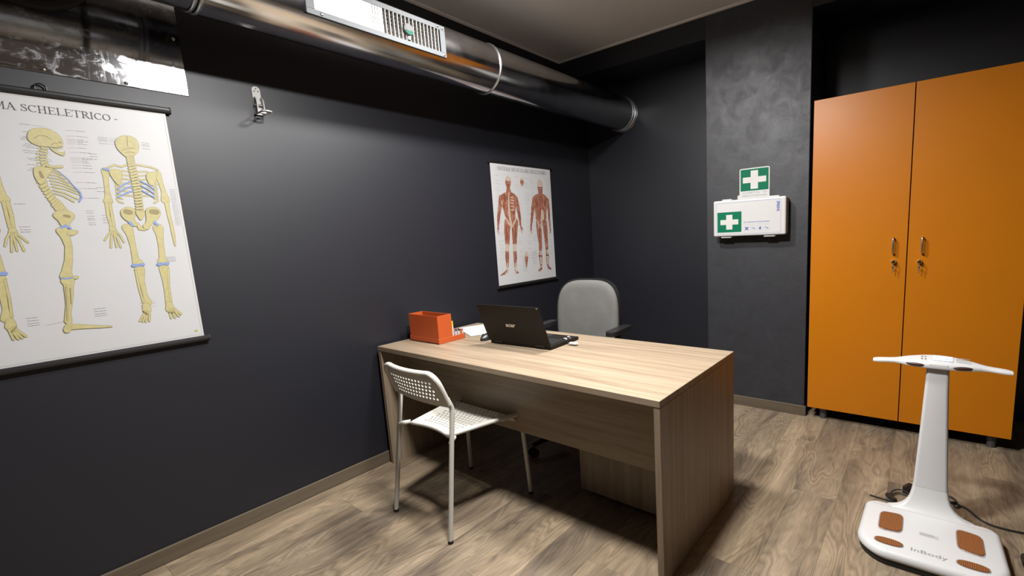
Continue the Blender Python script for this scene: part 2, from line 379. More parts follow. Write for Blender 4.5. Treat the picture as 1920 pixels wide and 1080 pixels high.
bead(3.655, DR, .0055); bead(3.69, DR, .007)
b = MB(); b.ring((DX, 3.703, DZ), (0, 1, 0), [(DR - .004, 0), (DR + .014, 0), (DR + .014, .014), (DR - .004, .014)], 64); b.build('wall_flange', MAT['duct'], duct)
for a, yy in ((-8, 3.64), (-22, 3.64), (-8, 3.672), (-22, 3.672)):
    c = Vector((DX + DR * math.cos(R(a)), yy, DZ + DR * math.sin(R(a)))); n = Vector((math.cos(R(a)), 0, math.sin(R(a))))
    MB().ring(c, n, [(.0055, -.0005), (.0055, .002), (.003, .004), (.0004, .0042)], 10, False).build('screw', MAT['zincfr'], duct)
# grille let into the side of the duct
GY0, GY1, GZ0, GZ1, GX = 1.018, 1.708, 2.254, 2.404, .531
IY0, IY1, IZ0, IZ1 = 1.052, 1.676, 2.276, 2.382
b = MB()
b.box(GX - .004, GX + .0, GY0, GY1, GZ0, IZ0, .0008, 1); b.box(GX - .004, GX, GY0, GY1, IZ1, GZ1, .0008, 1)
b.box(GX - .004, GX, GY0, IY0, IZ0, IZ1, .0008, 1); b.box(GX - .004, GX, IY1, GY1, IZ0, IZ1, .0008, 1)
for (ya, yb, za, zb) in ((GY0, GY1, GZ0, GZ0 + .003), (GY0, GY1, GZ1 - .003, GZ1), (GY0, GY0 + .003, GZ0, GZ1), (GY1 - .003, GY1, GZ0, GZ1)):
    b.box(GX - .016, GX - .003, ya, yb, za, zb)
fr = b.build('grille_frame', MAT['gframe'], duct)
b = MB(); b.box(GX - .085, GX - .082, IY0 - .004, IY1 + .004, IZ0 - .004, IZ1 + .004); b.build('gap_shade_sheet', MAT['kitgrey'], fr)  # dark sheet in the duct; its colour stands for shade behind the bars
b = MB(); b.box(GX - .006, GX - .002, IY0 - .003, 1.310, IZ0 - .003, IZ1 + .003, .001, 1); b.build('white_plate', MAT['blank'], fr)  # flat white plate over one end of the grille opening
for yy in (1.3125, 1.3255, 1.3385, 1.3505):
    b = MB(); b.box(GX - .012, GX - .002, yy, yy + .0105, IZ0 - .003, IZ1 + .003, .0015, 1); b.build('white_strip', MAT['blank'], fr)  # white strips between the plate and the bars
nb = 15
bar = None
for i in range(nb):
    yc = 1.364 + (i + .5) * (IY1 - 1.364) / nb
    if bar is None:
        b = MB(); b.box(GX - .016, GX - .001, -.0028, .0028, IZ0 - .002, IZ1 + .002, .0008, 1)
        o = b.build('upright_bar', MAT['bars'], fr, local=True); o.data.transform(Matrix.Translation((-DX, 0, -DZ))); bar = o.data
    else:
        o = bpy.data.objects.new('upright_bar', bar); COL.objects.link(o); o.parent = fr
    o.location = (0, yc - .10, 0)
nh = 6
hb = None
for i in range(nh):
    zc = IZ0 + (i + .5) * (IZ1 - IZ0) / nh
    b = MB(); b.box(GX - .026, GX - .0165, 1.362, IY1 + .002, zc - .0022, zc + .0022); b.build('cross_bar', MAT['bars'], fr)
for yy, zz in ((1.078, 2.264), (1.692, 2.264), (1.692, 2.393), (1.078, 2.393), (1.664, 2.396)):
    MB().ring((GX, yy, zz), (1, 0, 0), [(.0065, -.0005), (.0065, .0015), (.004, .0035), (.0005, .004)], 12, False).build('screw', MAT['steel'], fr)
# round tag clipped on the grille
t = thing('round_tag', 'small round white and green tag clipped on the duct grille', 'tag', (GX + .004, 1.487, 2.33))
cy_, cz_ = 1.487, 2.325
b = MB(); b.ring((GX + .003, cy_, cz_), (1, 0, 0), [(.0005, 0), (.026, 0), (.026, .006), (.022, .008), (.0005, .008)], 28, False); b.build('disc', MAT['tagw'], t)
b = MB(); seg = [(.0245 * math.cos(R(a)), .0245 * math.sin(R(a))) for a in range(200, 341, 10)] + [(.012, -.004), (0, -.008), (-.012, -.004)]
b.prism(seg, lambda u, v: (GX + .0112, cy_ + u, cz_ + v), lambda u, v: (GX + .0125, cy_ + u, cz_ + v)); b.build('green_segment', MAT['tagg'], t)
b = MB(); b.box(GX - .001, GX + .003, cy_ - .006, cy_ + .012, cz_ - .045, cz_ - .01, .001, 1); b.build('clip', MAT['black'], t)

# ================================================================ zinc wall plate
t = thing('wall_plate', 'scratched galvanised sheet plate riveted to the wall above the skeleton chart', 'metal plate', (.003, .2, 2.3))
pl = MB(); pl.box(.0008, .005, -.55, .733, 1.984, 2.62, .0012, 1); plo = pl.build('sheet', MAT['zinc'], t)
for yy, zz in ((.105, 1.995), (.32, 1.995), (.537, 1.995), (.711, 2.206), (.711, 2.42), (-.1, 1.995), (-.32, 1.995)):
    MB().ring((.005, yy, zz), (1, 0, 0), [(.0068, -.0003), (.0062, .002), (.003, .0036), (.0004, .004)], 12, False).build('rivet', MAT['steel'], t)
b = MB(); b.ring((.005, .315, 2.39), (1, 0, 0), [(.165, 0), (.190, 0), (.190, .012), (.182, .018), (.165, .018)], 56); b.build('collar_ring', MAT['rubber'], t)
b = MB(); b.ring((.005, .315, 2.39), (1, 0, 0), [(.0005, .001), (.166, .001), (.166, .003), (.0005, .003)], 48, False); b.build('collar_cover', MAT['black'], t)
# pipe strap under the thin end of the duct
b = MB(); b.ring((DX, .50, DZ), (0, 1, 0), [(DR - .0088, -.011), (DR - .0055, -.011), (DR - .0055, .011), (DR - .0088, .011)], 56)
b.build('strap', MAT['black'], duct)
b = MB(); b.cyl((DX, .50, DZ + DR - .006), (DX, .50, ZC - .001), .004, 8); b.build('hanger_rod', MAT['steel'], duct)

# ================================================================ flat chart printing
def ribbon(mb, pts, x, grow, mi):
    """tapered brush stroke in the wall plane, pts = (y, z, width) in mm"""
    P = [Vector((a, b_)) for a, b_, c in pts]; W = [c / 2 + grow for a, b_, c in pts]
    L, Q = [], []
    for i, p in enumerate(P):
        t = (P[min(i + 1, len(P) - 1)] - P[max(i - 1, 0)])
        if t.length < 1e-6: t = Vector((1, 0))
        t.normalize(); n = Vector((-t.y, t.x)); L.append(p + n * W[i]); Q.append(p - n * W[i])
    d0 = (P[0] - P[1]).normalized(); d1 = (P[-1] - P[-2]).normalized()
    f = lambda q: (x, q.x / 1000, q.y / 1000)
    for i in range(len(P) - 1): mb.face([f(Q[i]), f(Q[i + 1]), f(L[i + 1]), f(L[i])], mi)
    for p, d, w_ in ((P[0], d0, W[0]), (P[-1], d1, W[-1])):
        n = Vector((-d.y, d.x)); fan = [p + (n * math.cos(R(a)) + d * math.sin(R(a))) * w_ for a in (0, 35, 70, 110, 145, 180)]
        mb.face([f(q) for q in fan][::-1], mi)
def grow_poly(poly, g):
    P = [Vector(p) for p in poly]; n = len(P); A = sum(P[i].x * P[(i + 1) % n].y - P[(i + 1) % n].x * P[i].y for i in range(n)); sg = 1 if A > 0 else -1
    out = []
    for i in range(n):
        t = (P[(i + 1) % n] - P[i - 1]).normalized(); out.append(P[i] + Vector((t.y, -t.x)) * g * sg)
    return out
def smooth_poly(poly):
    n = len(poly); out = []
    for i in range(n):
        p, q = Vector(poly[i]), Vector(poly[(i + 1) % n]); out += [p * .75 + q * .25, p * .25 + q * .75]
    return out
def figure(mb, F, x, line=1.2):
    """material slots: 0 fill, 1 outline, 2 accent, 3 dark detail, 4 white"""
    e = .00003
    for s_ in F['s']: ribbon(mb, s_, x, line, 1); ribbon(mb, s_, x + e / 2, -.1, 0); x += e
    for p in F['p']:
        q = smooth_poly(p); mb.face([(x, a.x / 1000, a.y / 1000) for a in grow_poly(q, line)], 1); mb.face([(x + e / 2, a.x / 1000, a.y / 1000) for a in q], 0); x += e
    for s_ in F['b']: ribbon(mb, s_, x, 0, 2); x += e
    for s_ in F['d']: ribbon(mb, s_, x, 0, 3); x += e
    for p in F['w']: mb.face([(x, a / 1000, b_ / 1000) for a, b_ in p], 4)
def shift(F, fn):
    return dict(p=[[fn(*q) for q in p] for p in F['p']], s=[[(*fn(a, b_), c) for a, b_, c in s_] for s_ in F['s']], b=[[(*fn(a, b_), c) for a, b_, c in s_] for s_ in F['b']], d=[[(*fn(a, b_), c) for a, b_, c in s_] for s_ in F['d']], w=[])
# serif capitals drawn with thick and thin strokes: (strokes, advance)
def _c(cx, cy, rx, ry, a0, a1, n=12, th=.125, tn=.045):
    out = []
    for i in range(n + 1):
        a = R(a0 + (a1 - a0) * i / n); out.append((cx + rx * math.cos(a), cy + ry * math.sin(a), tn + (th - tn) * abs(math.cos(a))))
    return out
def _v(x, y0=0, y1=1, w_=.125): return [(x, y0, w_), (x, y1, w_)]
def _h(x0, x1, y, w_=.045): return [(x0, y, w_), (x1, y, w_)]
GL = {
 'I': ([_v(.17), _h(.04, .30, .02), _h(.04, .30, .98)], .36),
 'L': ([_v(.18), _h(.04, .32, .98), _h(.04, .62, .02), [(.61, .02, .05), (.64, .24, .03)]], .66),
 'E': ([_v(.18), _h(.04, .60, .98), _h(.04, .62, .02), _h(.2, .46, .52), [(.60, .97, .05), (.61, .78, .03)], [(.61, .02, .05), (.64, .24, .03)], [(.46, .62, .03), (.46, .42, .03)]], .68),
 'T': ([_v(.36), _h(.04, .68, .98), _h(.23, .49, .02), [(.05, .97, .05), (.035, .76, .03)], [(.67, .97, .05), (.685, .76, .03)]], .72),
 'H': ([_v(.18), _v(.62), _h(.04, .32, .02), _h(.04, .32, .98), _h(.48, .76, .02), _h(.48, .76, .98), _h(.2, .6, .52)], .80),
 'M': ([[(.17, .02, .05), (.17, .98, .05)], [(.17, .98, .12), (.46, .05, .12)], [(.46, .05, .05), (.76, .98, .05)], _v(.78), _h(.04, .30, .02), _h(.64, .92, .02), _h(.05, .2, .98), _h(.74, .91, .98)], .96),
 'A': ([[(.36, .98, .05), (.10, .02, .05)], [(.36, .98, .13), (.62, .02, .13)], _h(.18, .54, .36), _h(.0, .22, .02), _h(.48, .76, .02)], .76),
 'O': ([_c(.40, .5, .31, .46, 0, 180), _c(.40, .5, .31, .46, 180, 360)], .80),
 'C': ([_c(.40, .5, .31, .46, 48, 312, 18), [(.62, .98, .03), (.63, .72, .03)]], .72),
 'S': ([[(.46, .80, .05), (.40, .92, .05), (.28, .965, .05), (.15, .90, .09), (.12, .76, .12), (.20, .62, .12), (.34, .50, .13), (.46, .36, .12), (.47, .20, .11), (.38, .07, .07), (.24, .035, .05), (.12, .10, .05), (.07, .26, .04)], [(.47, .98, .03), (.47, .74, .03)], [(.06, .28, .03), (.06, .02, .03)]], .56),
 'R': ([_v(.18), _h(.04, .4, .98), _h(.04, .32, .02), _c(.34, .745, .21, .215, 88, -88, 9), _h(.2, .36, .52), [(.36, .5, .12), (.64, .04, .12)], _h(.6, .74, .02)], .74),
 'U': ([[(.18, .98, .125), (.18, .34, .125), (.22, .14, .10), (.34, .04, .06), (.48, .06, .05), (.58, .16, .05), (.61, .34, .05), (.61, .98, .05)], _h(.04, .32, .98), _h(.5, .74, .98)], .78),
 'D': ([_v(.18), _h(.04, .4, .98), _h(.04, .4, .02), _c(.34, .5, .34, .475, 88, -88, 12)], .78),
 "'": ([[(.08, .98, .10), (.08, .72, .03)]], .16), '-': ([_h(.04, .3, .36, .07)], .34), ' ': ([], .28)}
def serif_line(mb, txt, x, yc, z, h, width, mi=0):
    dx = 0.0
    adv = sum(GL[c][1] for c in txt); k = width / adv; u = yc * 1000 - width * 500
    for c in txt:
        for s_ in GL[c][0]:
            ribbon(mb, [(u + a * k * 1000, z * 1000 + b_ * h * 1000, w_ * (h + k) * 420) for a, b_, w_ in s_], x + dx, 0, mi); dx += .00001
        u += GL[c][1] * k * 1000
def captions(mb, rows, x, mi=0, th_=.75):
    """tiny caption lines: (y0, y1, z) in mm"""
    for y0, y1, z in rows:
        u = y0
        while u < y1:
            w_ = random.uniform(5, 13); e = min(u + w_, y1); mb.face([(x, u / 1000, (z - th_) / 1000), (x, e / 1000, (z - th_) / 1000), (x, e / 1000, (z + th_) / 1000), (x, u / 1000, (z + th_) / 1000)], mi); u = e + 1.6
def leader(mb, y0, z0, y1, z1, x, mi=0):
    ribbon(mb, [(y0, z0, .5), (y1, z1, .5)], x, 0, mi)
def wall_chart(name, label, y0, y1, z0, z1, bulge):
    t = thing(name, label, 'poster', (.012, (y0 + y1) / 2, (z0 + z1) / 2))
    b = MB(); b.box(.010, .0125, y0, y1, z0 - .004, z1 + .004); b.build('sheet', MAT['sheet'], t)
    for nm, zz in (('top_rail', z1 + .008), ('bottom_rail', z0 - .008)):
        prof = [(.0035, -.012), (.018, -.012), (.0225, -.008), (.024, 0), (.0225, .008), (.018, .012), (.0035, .012)]
        b = MB(); b.prism(prof, lambda u, v: (u, y0 - .012, zz + v), lambda u, v: (u, y1 + .014, zz + v)); rl = b.build(nm, MAT['blackrail'], t)
        for ye in (y0 - .015, y1 + .014):
            b = MB(); b.prism([(p[0] * 1.06, p[1] * 1.12) for p in prof], lambda u, v: (u, ye, zz + v), lambda u, v: (u, ye + .004, zz + v)); b.build('end_cap', MAT['rubber'], rl)
    yc = (y0 + y1) / 2
    b = MB(); b.tube(smooth_path([(.012, yc - .014, z1 + .018), (.012, yc - .013, z1 + .034), (.012, yc, z1 + .042), (.012, yc + .013, z1 + .034), (.012, yc + .014, z1 + .018)], 4), .0028, 8); b.build('hanging_loop', MAT['blackrail'], t)
    return t
# chart drawings: points in mm on the wall (along the wall, height[, stroke width])
SIDE = {'p': [[(244,1747),(249,1769),(260,1781),(277,1787),(297,1788),(313,1780),(325,1765),(328,1748),(329,1740),(325,1732),(328,1726),(312,1722),(298,1724),(288,1725),(277,1723),(264,1725),(251,1733)], [(293,1724),(299,1720),(311,1716),(328,1718),(327,1696),(318,1696),(306,1704),(297,1713)], [(244,1647),(257,1654),(277,1649),(291,1650),(281,1629),(267,1608),(254,1587),(245,1597),(241,1622)], [(265,1484),(279,1497),(297,1500),(314,1492),(321,1479),(316,1465),(305,1455),(302,1439),(291,1434),(281,1439),(277,1460),(268,1471)], [(297,1429),(310,1425),(322,1423),(315,1411),(301,1405),(289,1410)], [(229,1067),(241,1074),(253,1068),(246,1049),(232,1047)]], 's': [[(279,1718,3),(265,1715,3)], [(275,1708,3),(261,1704,3)], [(272,1698,3),(258,1694,3)], [(270,1687,3),(256,1684,3)], [(269,1677,3),(255,1674,3)], [(269,1667,3),(255,1664,3)], [(256,1601,4),(244,1592,3)], [(259,1592,4),(247,1583,3)], [(262,1582,4),(250,1574,3)], [(265,1573,4),(253,1565,3)], [(268,1564,4),(256,1555,3)], [(271,1555,4),(259,1546,3)], [(274,1546,4),(262,1537,3)], [(277,1536,4),(265,1528,3)], [(280,1527,4),(267,1518,3)], [(283,1517,4),(270,1509,3)], [(286,1508,4),(273,1500,3)], [(273,1648,4),(287,1648,4),(300,1640,4)], [(274,1637,4),(291,1636,4),(307,1626,4)], [(275,1626,4),(296,1623,4),(315,1612,4)], [(276,1615,4),(300,1611,4),(323,1598,4)], [(278,1604,4),(305,1598,4),(331,1584,4)], [(279,1593,4),(309,1586,4),(339,1570,5)], [(280,1582,4),(313,1573,4),(347,1555,5)], [(281,1570,4),(309,1560,4),(336,1540,5)], [(282,1559,4),(304,1549,4),(325,1530,5)], [(285,1716,7),(280,1717,6),(275,1718,7)], [(282,1706,7),(277,1707,5),(272,1708,7)], [(280,1698,7),(274,1697,5),(269,1696,7)], [(279,1688,7),(273,1687,5),(267,1686,7)], [(277,1678,7),(272,1677,5),(266,1676,7)], [(278,1671,7),(272,1668,5),(267,1664,7)], [(279,1662,7),(273,1658,6),(268,1655,7)], [(271,1643,9),(266,1645,7),(260,1648,9)], [(266,1630,9),(261,1633,7),(256,1636,9)], [(263,1624,9),(257,1621,7),(251,1618,9)], [(264,1612,9),(258,1609,7),(251,1606,9)], [(265,1600,9),(258,1597,7),(252,1594,9)], [(265,1590,9),(259,1585,7),(253,1580,9)], [(268,1579,9),(262,1574,7),(256,1569,9)], [(271,1568,9),(265,1563,7),(259,1558,9)], [(273,1558,9),(267,1552,7),(262,1546,9)], [(277,1548,9),(271,1542,7),(266,1536,9)], [(281,1538,9),(275,1532,7),(270,1527,9)], [(286,1531,10),(279,1524,8),(272,1516,10)], [(290,1524,10),(282,1516,8),(276,1509,10)], [(293,1516,10),(286,1509,8),(278,1502,10)], [(296,1508,10),(289,1501,8),(281,1494,10)], [(299,1500,10),(292,1493,8),(284,1486,10)], [(278,1656,7),(295,1653,7),(313,1656,8)], [(281,1423,32),(285,1402,23),(288,1366,18),(280,1313,20),(269,1273,25),(266,1256,34)], [(267,1239,36),(267,1220,23),(262,1175,18),(252,1123,13),(247,1086,16)], [(258,1224,7),(253,1155,6),(241,1090,9)], [(244,1069,22),(266,1066,18),(296,1060,13),(326,1054,9),(357,1049,4)], [(288,1250,11),(291,1250,11)]], 'b': [[(336,1583,5),(347,1564,5),(348,1545,6),(340,1531,5)], [(279,1435,8),(291,1442,11),(302,1433,8)], [(253,1251,6),(265,1248,6),(279,1250,6)], [(303,1638,2),(321,1615,2),(336,1583,3)]], 'd': [[(298,1730,2),(307,1739,2),(316,1738,2)], [(320,1743,4),(324,1741,4)], [(313,1728,2),(324,1727,2)], [(260,1749,2),(273,1761,2),(290,1761,2),(302,1749,2)], [(257,1633,7),(260,1615,9)], [(294,1479,9),(304,1476,11)], [(258,1219,2),(252,1155,2),(243,1092,2)], [(269,1212,3),(263,1154,3)]], 'w': [[(313,1716),(327,1716),(326,1709),(313,1709)]]}
BACK = {'p': [[(469,1762),(479,1779),(497,1790),(518,1791),(534,1781),(539,1761),(535,1736),(525,1721),(511,1712),(493,1707),(483,1720),(472,1737)], [(490,1495),(518,1495),(516,1481),(502,1456),(493,1481)], [(436,1656),(470,1659),(473,1637),(464,1609),(457,1594),(447,1611),(438,1635)], [(543,1625),(545,1648),(568,1657),(581,1656),(573,1627),(563,1603),(551,1599)], [(447,1498),(461,1511),(478,1513),(489,1504),(488,1481),(482,1464),(490,1447),(487,1436),(473,1438),(467,1453),(454,1464),(447,1479)], [(522,1504),(539,1514),(559,1512),(569,1495),(563,1475),(548,1456),(531,1441),(521,1423),(508,1424),(504,1438),(518,1452),(521,1481)]], 's': [[(505,1650,5),(477,1653,5),(452,1636,5),(447,1624,5),(458,1621,5)], [(514,1651,5),(544,1655,5),(569,1646,5),(575,1637,5),(568,1627,5)], [(506,1635,5),(474,1637,5),(451,1620,5),(447,1609,5),(458,1605,5)], [(514,1635,5),(544,1640,5),(569,1630,5),(574,1621,5),(566,1611,5)], [(506,1619,5),(471,1622,5),(449,1605,5),(448,1594,5),(458,1590,5)], [(515,1620,5),(545,1624,5),(568,1614,5),(572,1605,5),(564,1595,5)], [(506,1604,5),(468,1606,5),(448,1590,5),(448,1579,5),(459,1575,5)], [(515,1604,5),(545,1608,5),(568,1597,5),(571,1588,5),(561,1579,5)], [(507,1588,5),(465,1590,5),(446,1574,5),(448,1563,5),(459,1559,5)], [(515,1588,5),(545,1592,5),(567,1581,5),(569,1572,5),(559,1563,5)], [(507,1572,5),(462,1575,5),(445,1559,5),(448,1548,5),(459,1544,5)], [(516,1572,5),(546,1576,5),(567,1565,5),(568,1556,5),(557,1546,5)], [(507,1556,5),(459,1559,5),(443,1543,5),(448,1532,5),(459,1528,5)], [(516,1557,5),(546,1560,5),(566,1549,5),(567,1540,5),(554,1530,5)], [(436,1662,6),(456,1674,6),(475,1668,6),(491,1677,6)], [(523,1680,6),(540,1678,6),(566,1673,6),(583,1665,6)], [(427,1650,23),(424,1623,14),(421,1580,12),(420,1549,17),(418,1534,27)], [(412,1525,9),(410,1481,9),(413,1437,9)], [(421,1525,8),(421,1481,8),(420,1437,8)], [(415,1428,19),(416,1419,21)], [(411,1420,5),(399,1404,5),(387,1385,5)], [(413,1417,5),(405,1387,5),(400,1356,5)], [(417,1417,5),(416,1387,5),(416,1357,5)], [(420,1417,5),(424,1387,5),(428,1355,5)], [(423,1420,5),(433,1401,5),(440,1375,5)], [(581,1650,21),(585,1616,14),(590,1575,14),(591,1543,28)], [(593,1528,13),(593,1481,11),(596,1434,10),(596,1398,10),(596,1353,4)], [(458,1431,32),(462,1402,21),(464,1356,16),(464,1310,19),(469,1287,34)], [(551,1429,33),(552,1399,22),(550,1352,17),(547,1304,20),(547,1286,36)], [(470,1263,32),(470,1217,16),(472,1157,13),(476,1125,25)], [(458,1259,6),(458,1194,6),(462,1129,6)], [(546,1262,32),(543,1208,17),(541,1148,15),(541,1115,21)], [(559,1255,6),(551,1183,6),(549,1122,6)], [(468,1115,21),(469,1096,27)], [(464,1093,6),(441,1055,6)], [(467,1089,6),(450,1051,6)], [(470,1088,6),(459,1049,6)], [(475,1087,6),(470,1050,6)], [(542,1111,21),(541,1089,28)], [(537,1087,6),(540,1050,6)], [(545,1088,6),(553,1050,7)], [(551,1090,6),(566,1054,7)], [(553,1093,6),(574,1062,7)], [(490,1445,10),(496,1427,14),(508,1424,12),(519,1435,10)], [(514,1715,6),(505,1712,5),(497,1709,6)], [(514,1710,6),(505,1707,5),(497,1704,6)], [(514,1705,6),(505,1702,5),(497,1699,6)], [(514,1699,6),(505,1697,5),(497,1694,6)], [(514,1694,6),(505,1691,5),(497,1689,6)], [(514,1689,6),(505,1686,5),(497,1684,6)], [(513,1681,9),(505,1678,7),(498,1675,9)], [(514,1670,9),(506,1667,7),(498,1664,9)], [(514,1659,9),(506,1656,7),(498,1653,9)], [(515,1648,9),(507,1645,7),(499,1642,9)], [(515,1637,9),(507,1634,7),(499,1631,9)], [(515,1625,9),(507,1623,7),(500,1620,9)], [(515,1614,9),(508,1611,7),(500,1609,9)], [(516,1602,9),(508,1600,7),(500,1598,9)], [(516,1591,9),(508,1589,7),(500,1586,9)], [(516,1580,9),(508,1577,7),(500,1575,9)], [(516,1567,9),(508,1566,7),(500,1564,9)], [(515,1556,9),(507,1554,7),(499,1553,9)], [(515,1544,9),(507,1543,7),(499,1541,9)], [(514,1533,9),(506,1531,7),(498,1530,9)], [(514,1521,9),(506,1520,7),(498,1518,9)], [(513,1508,9),(505,1508,7),(497,1507,9)], [(512,1497,9),(504,1496,7),(496,1496,9)]], 'b': [[(467,1453,9),(474,1440,9)], [(542,1453,9),(550,1441,9)], [(454,1281,13),(463,1281,13)], [(475,1282,12),(483,1282,12)], [(531,1279,13),(540,1280,13)], [(553,1280,13),(560,1280,13)], [(423,1657,7),(437,1652,7)], [(493,1614,5),(465,1595,5),(452,1581,5)], [(523,1616,5),(547,1601,5),(561,1586,5)], [(494,1596,5),(462,1577,5),(450,1565,5)], [(523,1598,5),(544,1583,5),(558,1569,5)], [(496,1578,5),(460,1559,5),(448,1550,5)], [(523,1579,5),(542,1564,5),(556,1553,5)]], 'd': [[(508,1788,2),(504,1750,2)], [(484,1730,2),(503,1743,2),(522,1743,2)], [(492,1722,2),(507,1728,2),(522,1727,2)], [(463,1495,18),(473,1492,20)], [(541,1495,19),(554,1493,21)], [(457,1094,3),(468,1080,6)], [(536,1077,3),(549,1073,6)]], 'w': []}
MUSC = {'p': [[(2527,1628),(2585,1653),(2642,1655),(2693,1636),(2704,1597),(2684,1549),(2669,1482),(2673,1441),(2624,1387),(2573,1442),(2558,1482),(2545,1534),(2517,1586)], [(2893,1630),(2950,1656),(3016,1656),(3066,1631),(3078,1585),(3041,1511),(3039,1438),(2965,1421),(2906,1436),(2907,1510),(2891,1567)]], 's': [[(2621,1744,55),(2617,1720,58),(2616,1697,42)], [(2616,1678,39),(2617,1654,55)], [(2531,1612,41),(2512,1534,35),(2492,1468,31),(2482,1403,19)], [(2480,1390,19),(2479,1361,19),(2480,1340,8)], [(2690,1610,40),(2708,1536,37),(2717,1468,30),(2721,1406,20)], [(2727,1388,20),(2737,1368,24),(2735,1341,9)], [(2581,1428,65),(2568,1348,61),(2564,1268,45)], [(2663,1427,67),(2649,1346,60),(2643,1264,43)], [(2554,1208,39),(2551,1160,39),(2548,1093,23)], [(2638,1202,37),(2637,1154,37),(2632,1085,23)], [(2545,1066,20),(2512,1046,19),(2470,1035,8)], [(2632,1057,22),(2643,1037,20),(2664,1038,7)], [(2984,1733,62),(2983,1704,59),(2983,1662,51)], [(2902,1612,39),(2880,1538,39),(2859,1453,28),(2843,1383,18)], [(2843,1366,25),(2845,1337,9)], [(3069,1606,34),(3077,1526,30),(3077,1452,23),(3082,1378,15)], [(3083,1363,17),(3082,1330,8)], [(2937,1417,62),(2941,1337,59),(2944,1250,41),(2941,1198,37)], [(3014,1420,60),(3020,1335,53),(3023,1246,38),(3023,1201,34)], [(2938,1169,37),(2937,1140,41),(2936,1073,26)], [(3023,1171,34),(3024,1141,38),(3022,1066,25)], [(2935,1044,26),(2907,1029,15)], [(3032,1044,27),(3061,1028,12)], [(2774,1753,31),(2772,1734,44),(2771,1723,34)], [(2767,1173,35),(2764,1138,38),(2760,1103,25),(2760,1074,11)]], 'b': [[(2620,1755,42),(2620,1749,48)], [(2560,1248,39),(2556,1225,39)], [(2641,1243,40),(2638,1220,37)], [(2617,1648,8),(2609,1575,13),(2606,1495,23),(2618,1401,20)], [(2565,1462,10),(2593,1421,13),(2620,1385,13),(2651,1421,13),(2681,1461,10)], [(2632,1615,8),(2663,1613,8)], [(2630,1595,8),(2665,1592,8)], [(2632,1575,8),(2659,1570,8)], [(2631,1549,8),(2660,1546,8)], [(2628,1522,8),(2661,1522,8)], [(2550,1120,10),(2543,1052,16),(2521,1041,10)], [(2635,1113,10),(2632,1043,17)], [(2482,1371,13),(2480,1340,8)], [(2737,1364,15),(2734,1338,9)], [(2537,1586,9),(2540,1560,9)], [(2984,1743,55),(2983,1726,62)], [(2991,1511,33),(2991,1460,45),(2973,1435,18)], [(2942,1184,19),(2937,1088,19)], [(3029,1186,19),(3023,1081,19)], [(2929,1439,11),(2938,1381,15)], [(2954,1402,11),(2964,1373,9)], [(2847,1357,16),(2847,1331,9)], [(2775,1763,20),(2775,1759,24)], [(2768,1183,31),(2767,1170,35)], [(2757,1721,3),(2752,1698,3)], [(2764,1721,3),(2761,1698,3)], [(2771,1722,3),(2769,1698,3)], [(2778,1722,3),(2777,1699,3)], [(2785,1722,3),(2785,1699,3)]], 'd': [[(2564,1633,5),(2579,1594,6),(2548,1563,5)], [(2563,1402,6),(2565,1335,8),(2552,1282,5)], [(2669,1400,7),(2654,1332,7),(2656,1277,5)], [(2537,1188,6),(2538,1148,6)], [(2652,1181,7),(2648,1139,7)], [(2603,1733,6),(2633,1732,6)], [(2604,1706,5),(2630,1708,5)], [(2505,1508,6),(2486,1449,6)], [(2711,1509,7),(2721,1447,7)], [(2980,1669,5),(2972,1539,6),(2970,1482,6)], [(2923,1610,7),(2940,1553,7)], [(3034,1606,7),(3029,1555,7)], [(2944,1395,7),(2943,1293,7)], [(3021,1394,8),(3020,1290,8)], [(2954,1703,7),(3010,1706,7)], [(2916,1149,11),(2952,1146,11)], [(3011,1150,11),(3034,1148,11)]], 'w': []}
# ---------------------------------------------------------------- skeleton chart
XS = .0127
t = wall_chart('skeleton_chart', 'large white chart of yellow skeletons hanging on black rails', -.037, .640, .950, 1.900, 0)
b = MB(); serif_line(b, '- SISTEMA SCHELETRICO -', XS + .0003, .2825, 1.840, .0240, .416); b.build('title_print', MAT['ink'], t)
fm = [MAT['bone'], MAT['bone_l'], MAT['blue'], MAT['bone_d'], MAT['whitep']]
b = MB(); figure(b, SIDE, XS + .0003, .9); b.build('side_skeleton_print', fm, t, recalc=False)
b = MB(); figure(b, BACK, XS + .0003, .9); b.build('back_skeleton_print', fm, t, recalc=False)
NB = 16                                                         # strokes before the arms
FR = dict(BACK); FR['s'] = BACK['s'][:NB + 9] + BACK['s'][NB + 11:]      # the front view: mirrored, both arms alike
FR = shift(FR, lambda a, b_: (72 - (a - 507), b_))
L2 = shift(dict(p=[], s=BACK['s'][NB:NB + 9], b=[], d=[], w=[]), lambda a, b_: (72 + (a - 507), b_))
b = MB(); figure(b, FR, XS + .0003, .9); figure(b, L2, XS + .0003, .9); b.build('front_skeleton_print', fm, t, recalc=False)
b = MB()
for z in (1795, 1770, 1752, 1748, 1742, 1728, 1722, 1716, 1705, 1698, 1680, 1674, 1657, 1645, 1638): captions(b, [(238 - random.randint(0, 14), 258 + random.randint(-4, 8), z)], XS + .0004); leader(b, 262, z, 292, z - 2, XS + .0004)
for z in (1790, 1770, 1758, 1753, 1748, 1742, 1728, 1712, 1692, 1687, 1681, 1675, 1665, 1655, 1640, 1602, 1580, 1545): captions(b, [(368, 388 + random.randint(-6, 10), z)], XS + .0004); leader(b, 340, z - 2, 366, z, XS + .0004)
for z in (1500, 1492, 1480, 1472, 1466, 1455, 1448): captions(b, [(272, 290, z), (352, 372, z - 3)], XS + .0004)
for z in (1775, 1768, 1762, 1752): captions(b, [(424, 450, z), (548, 572, z - 6)], XS + .0004); leader(b, 452, z, 476, z - 1, XS + .0004)
for z in (1710, 1700, 1690, 1585, 1570, 1480, 1470, 1462, 1452): captions(b, [(392, 412, z)], XS + .0004)
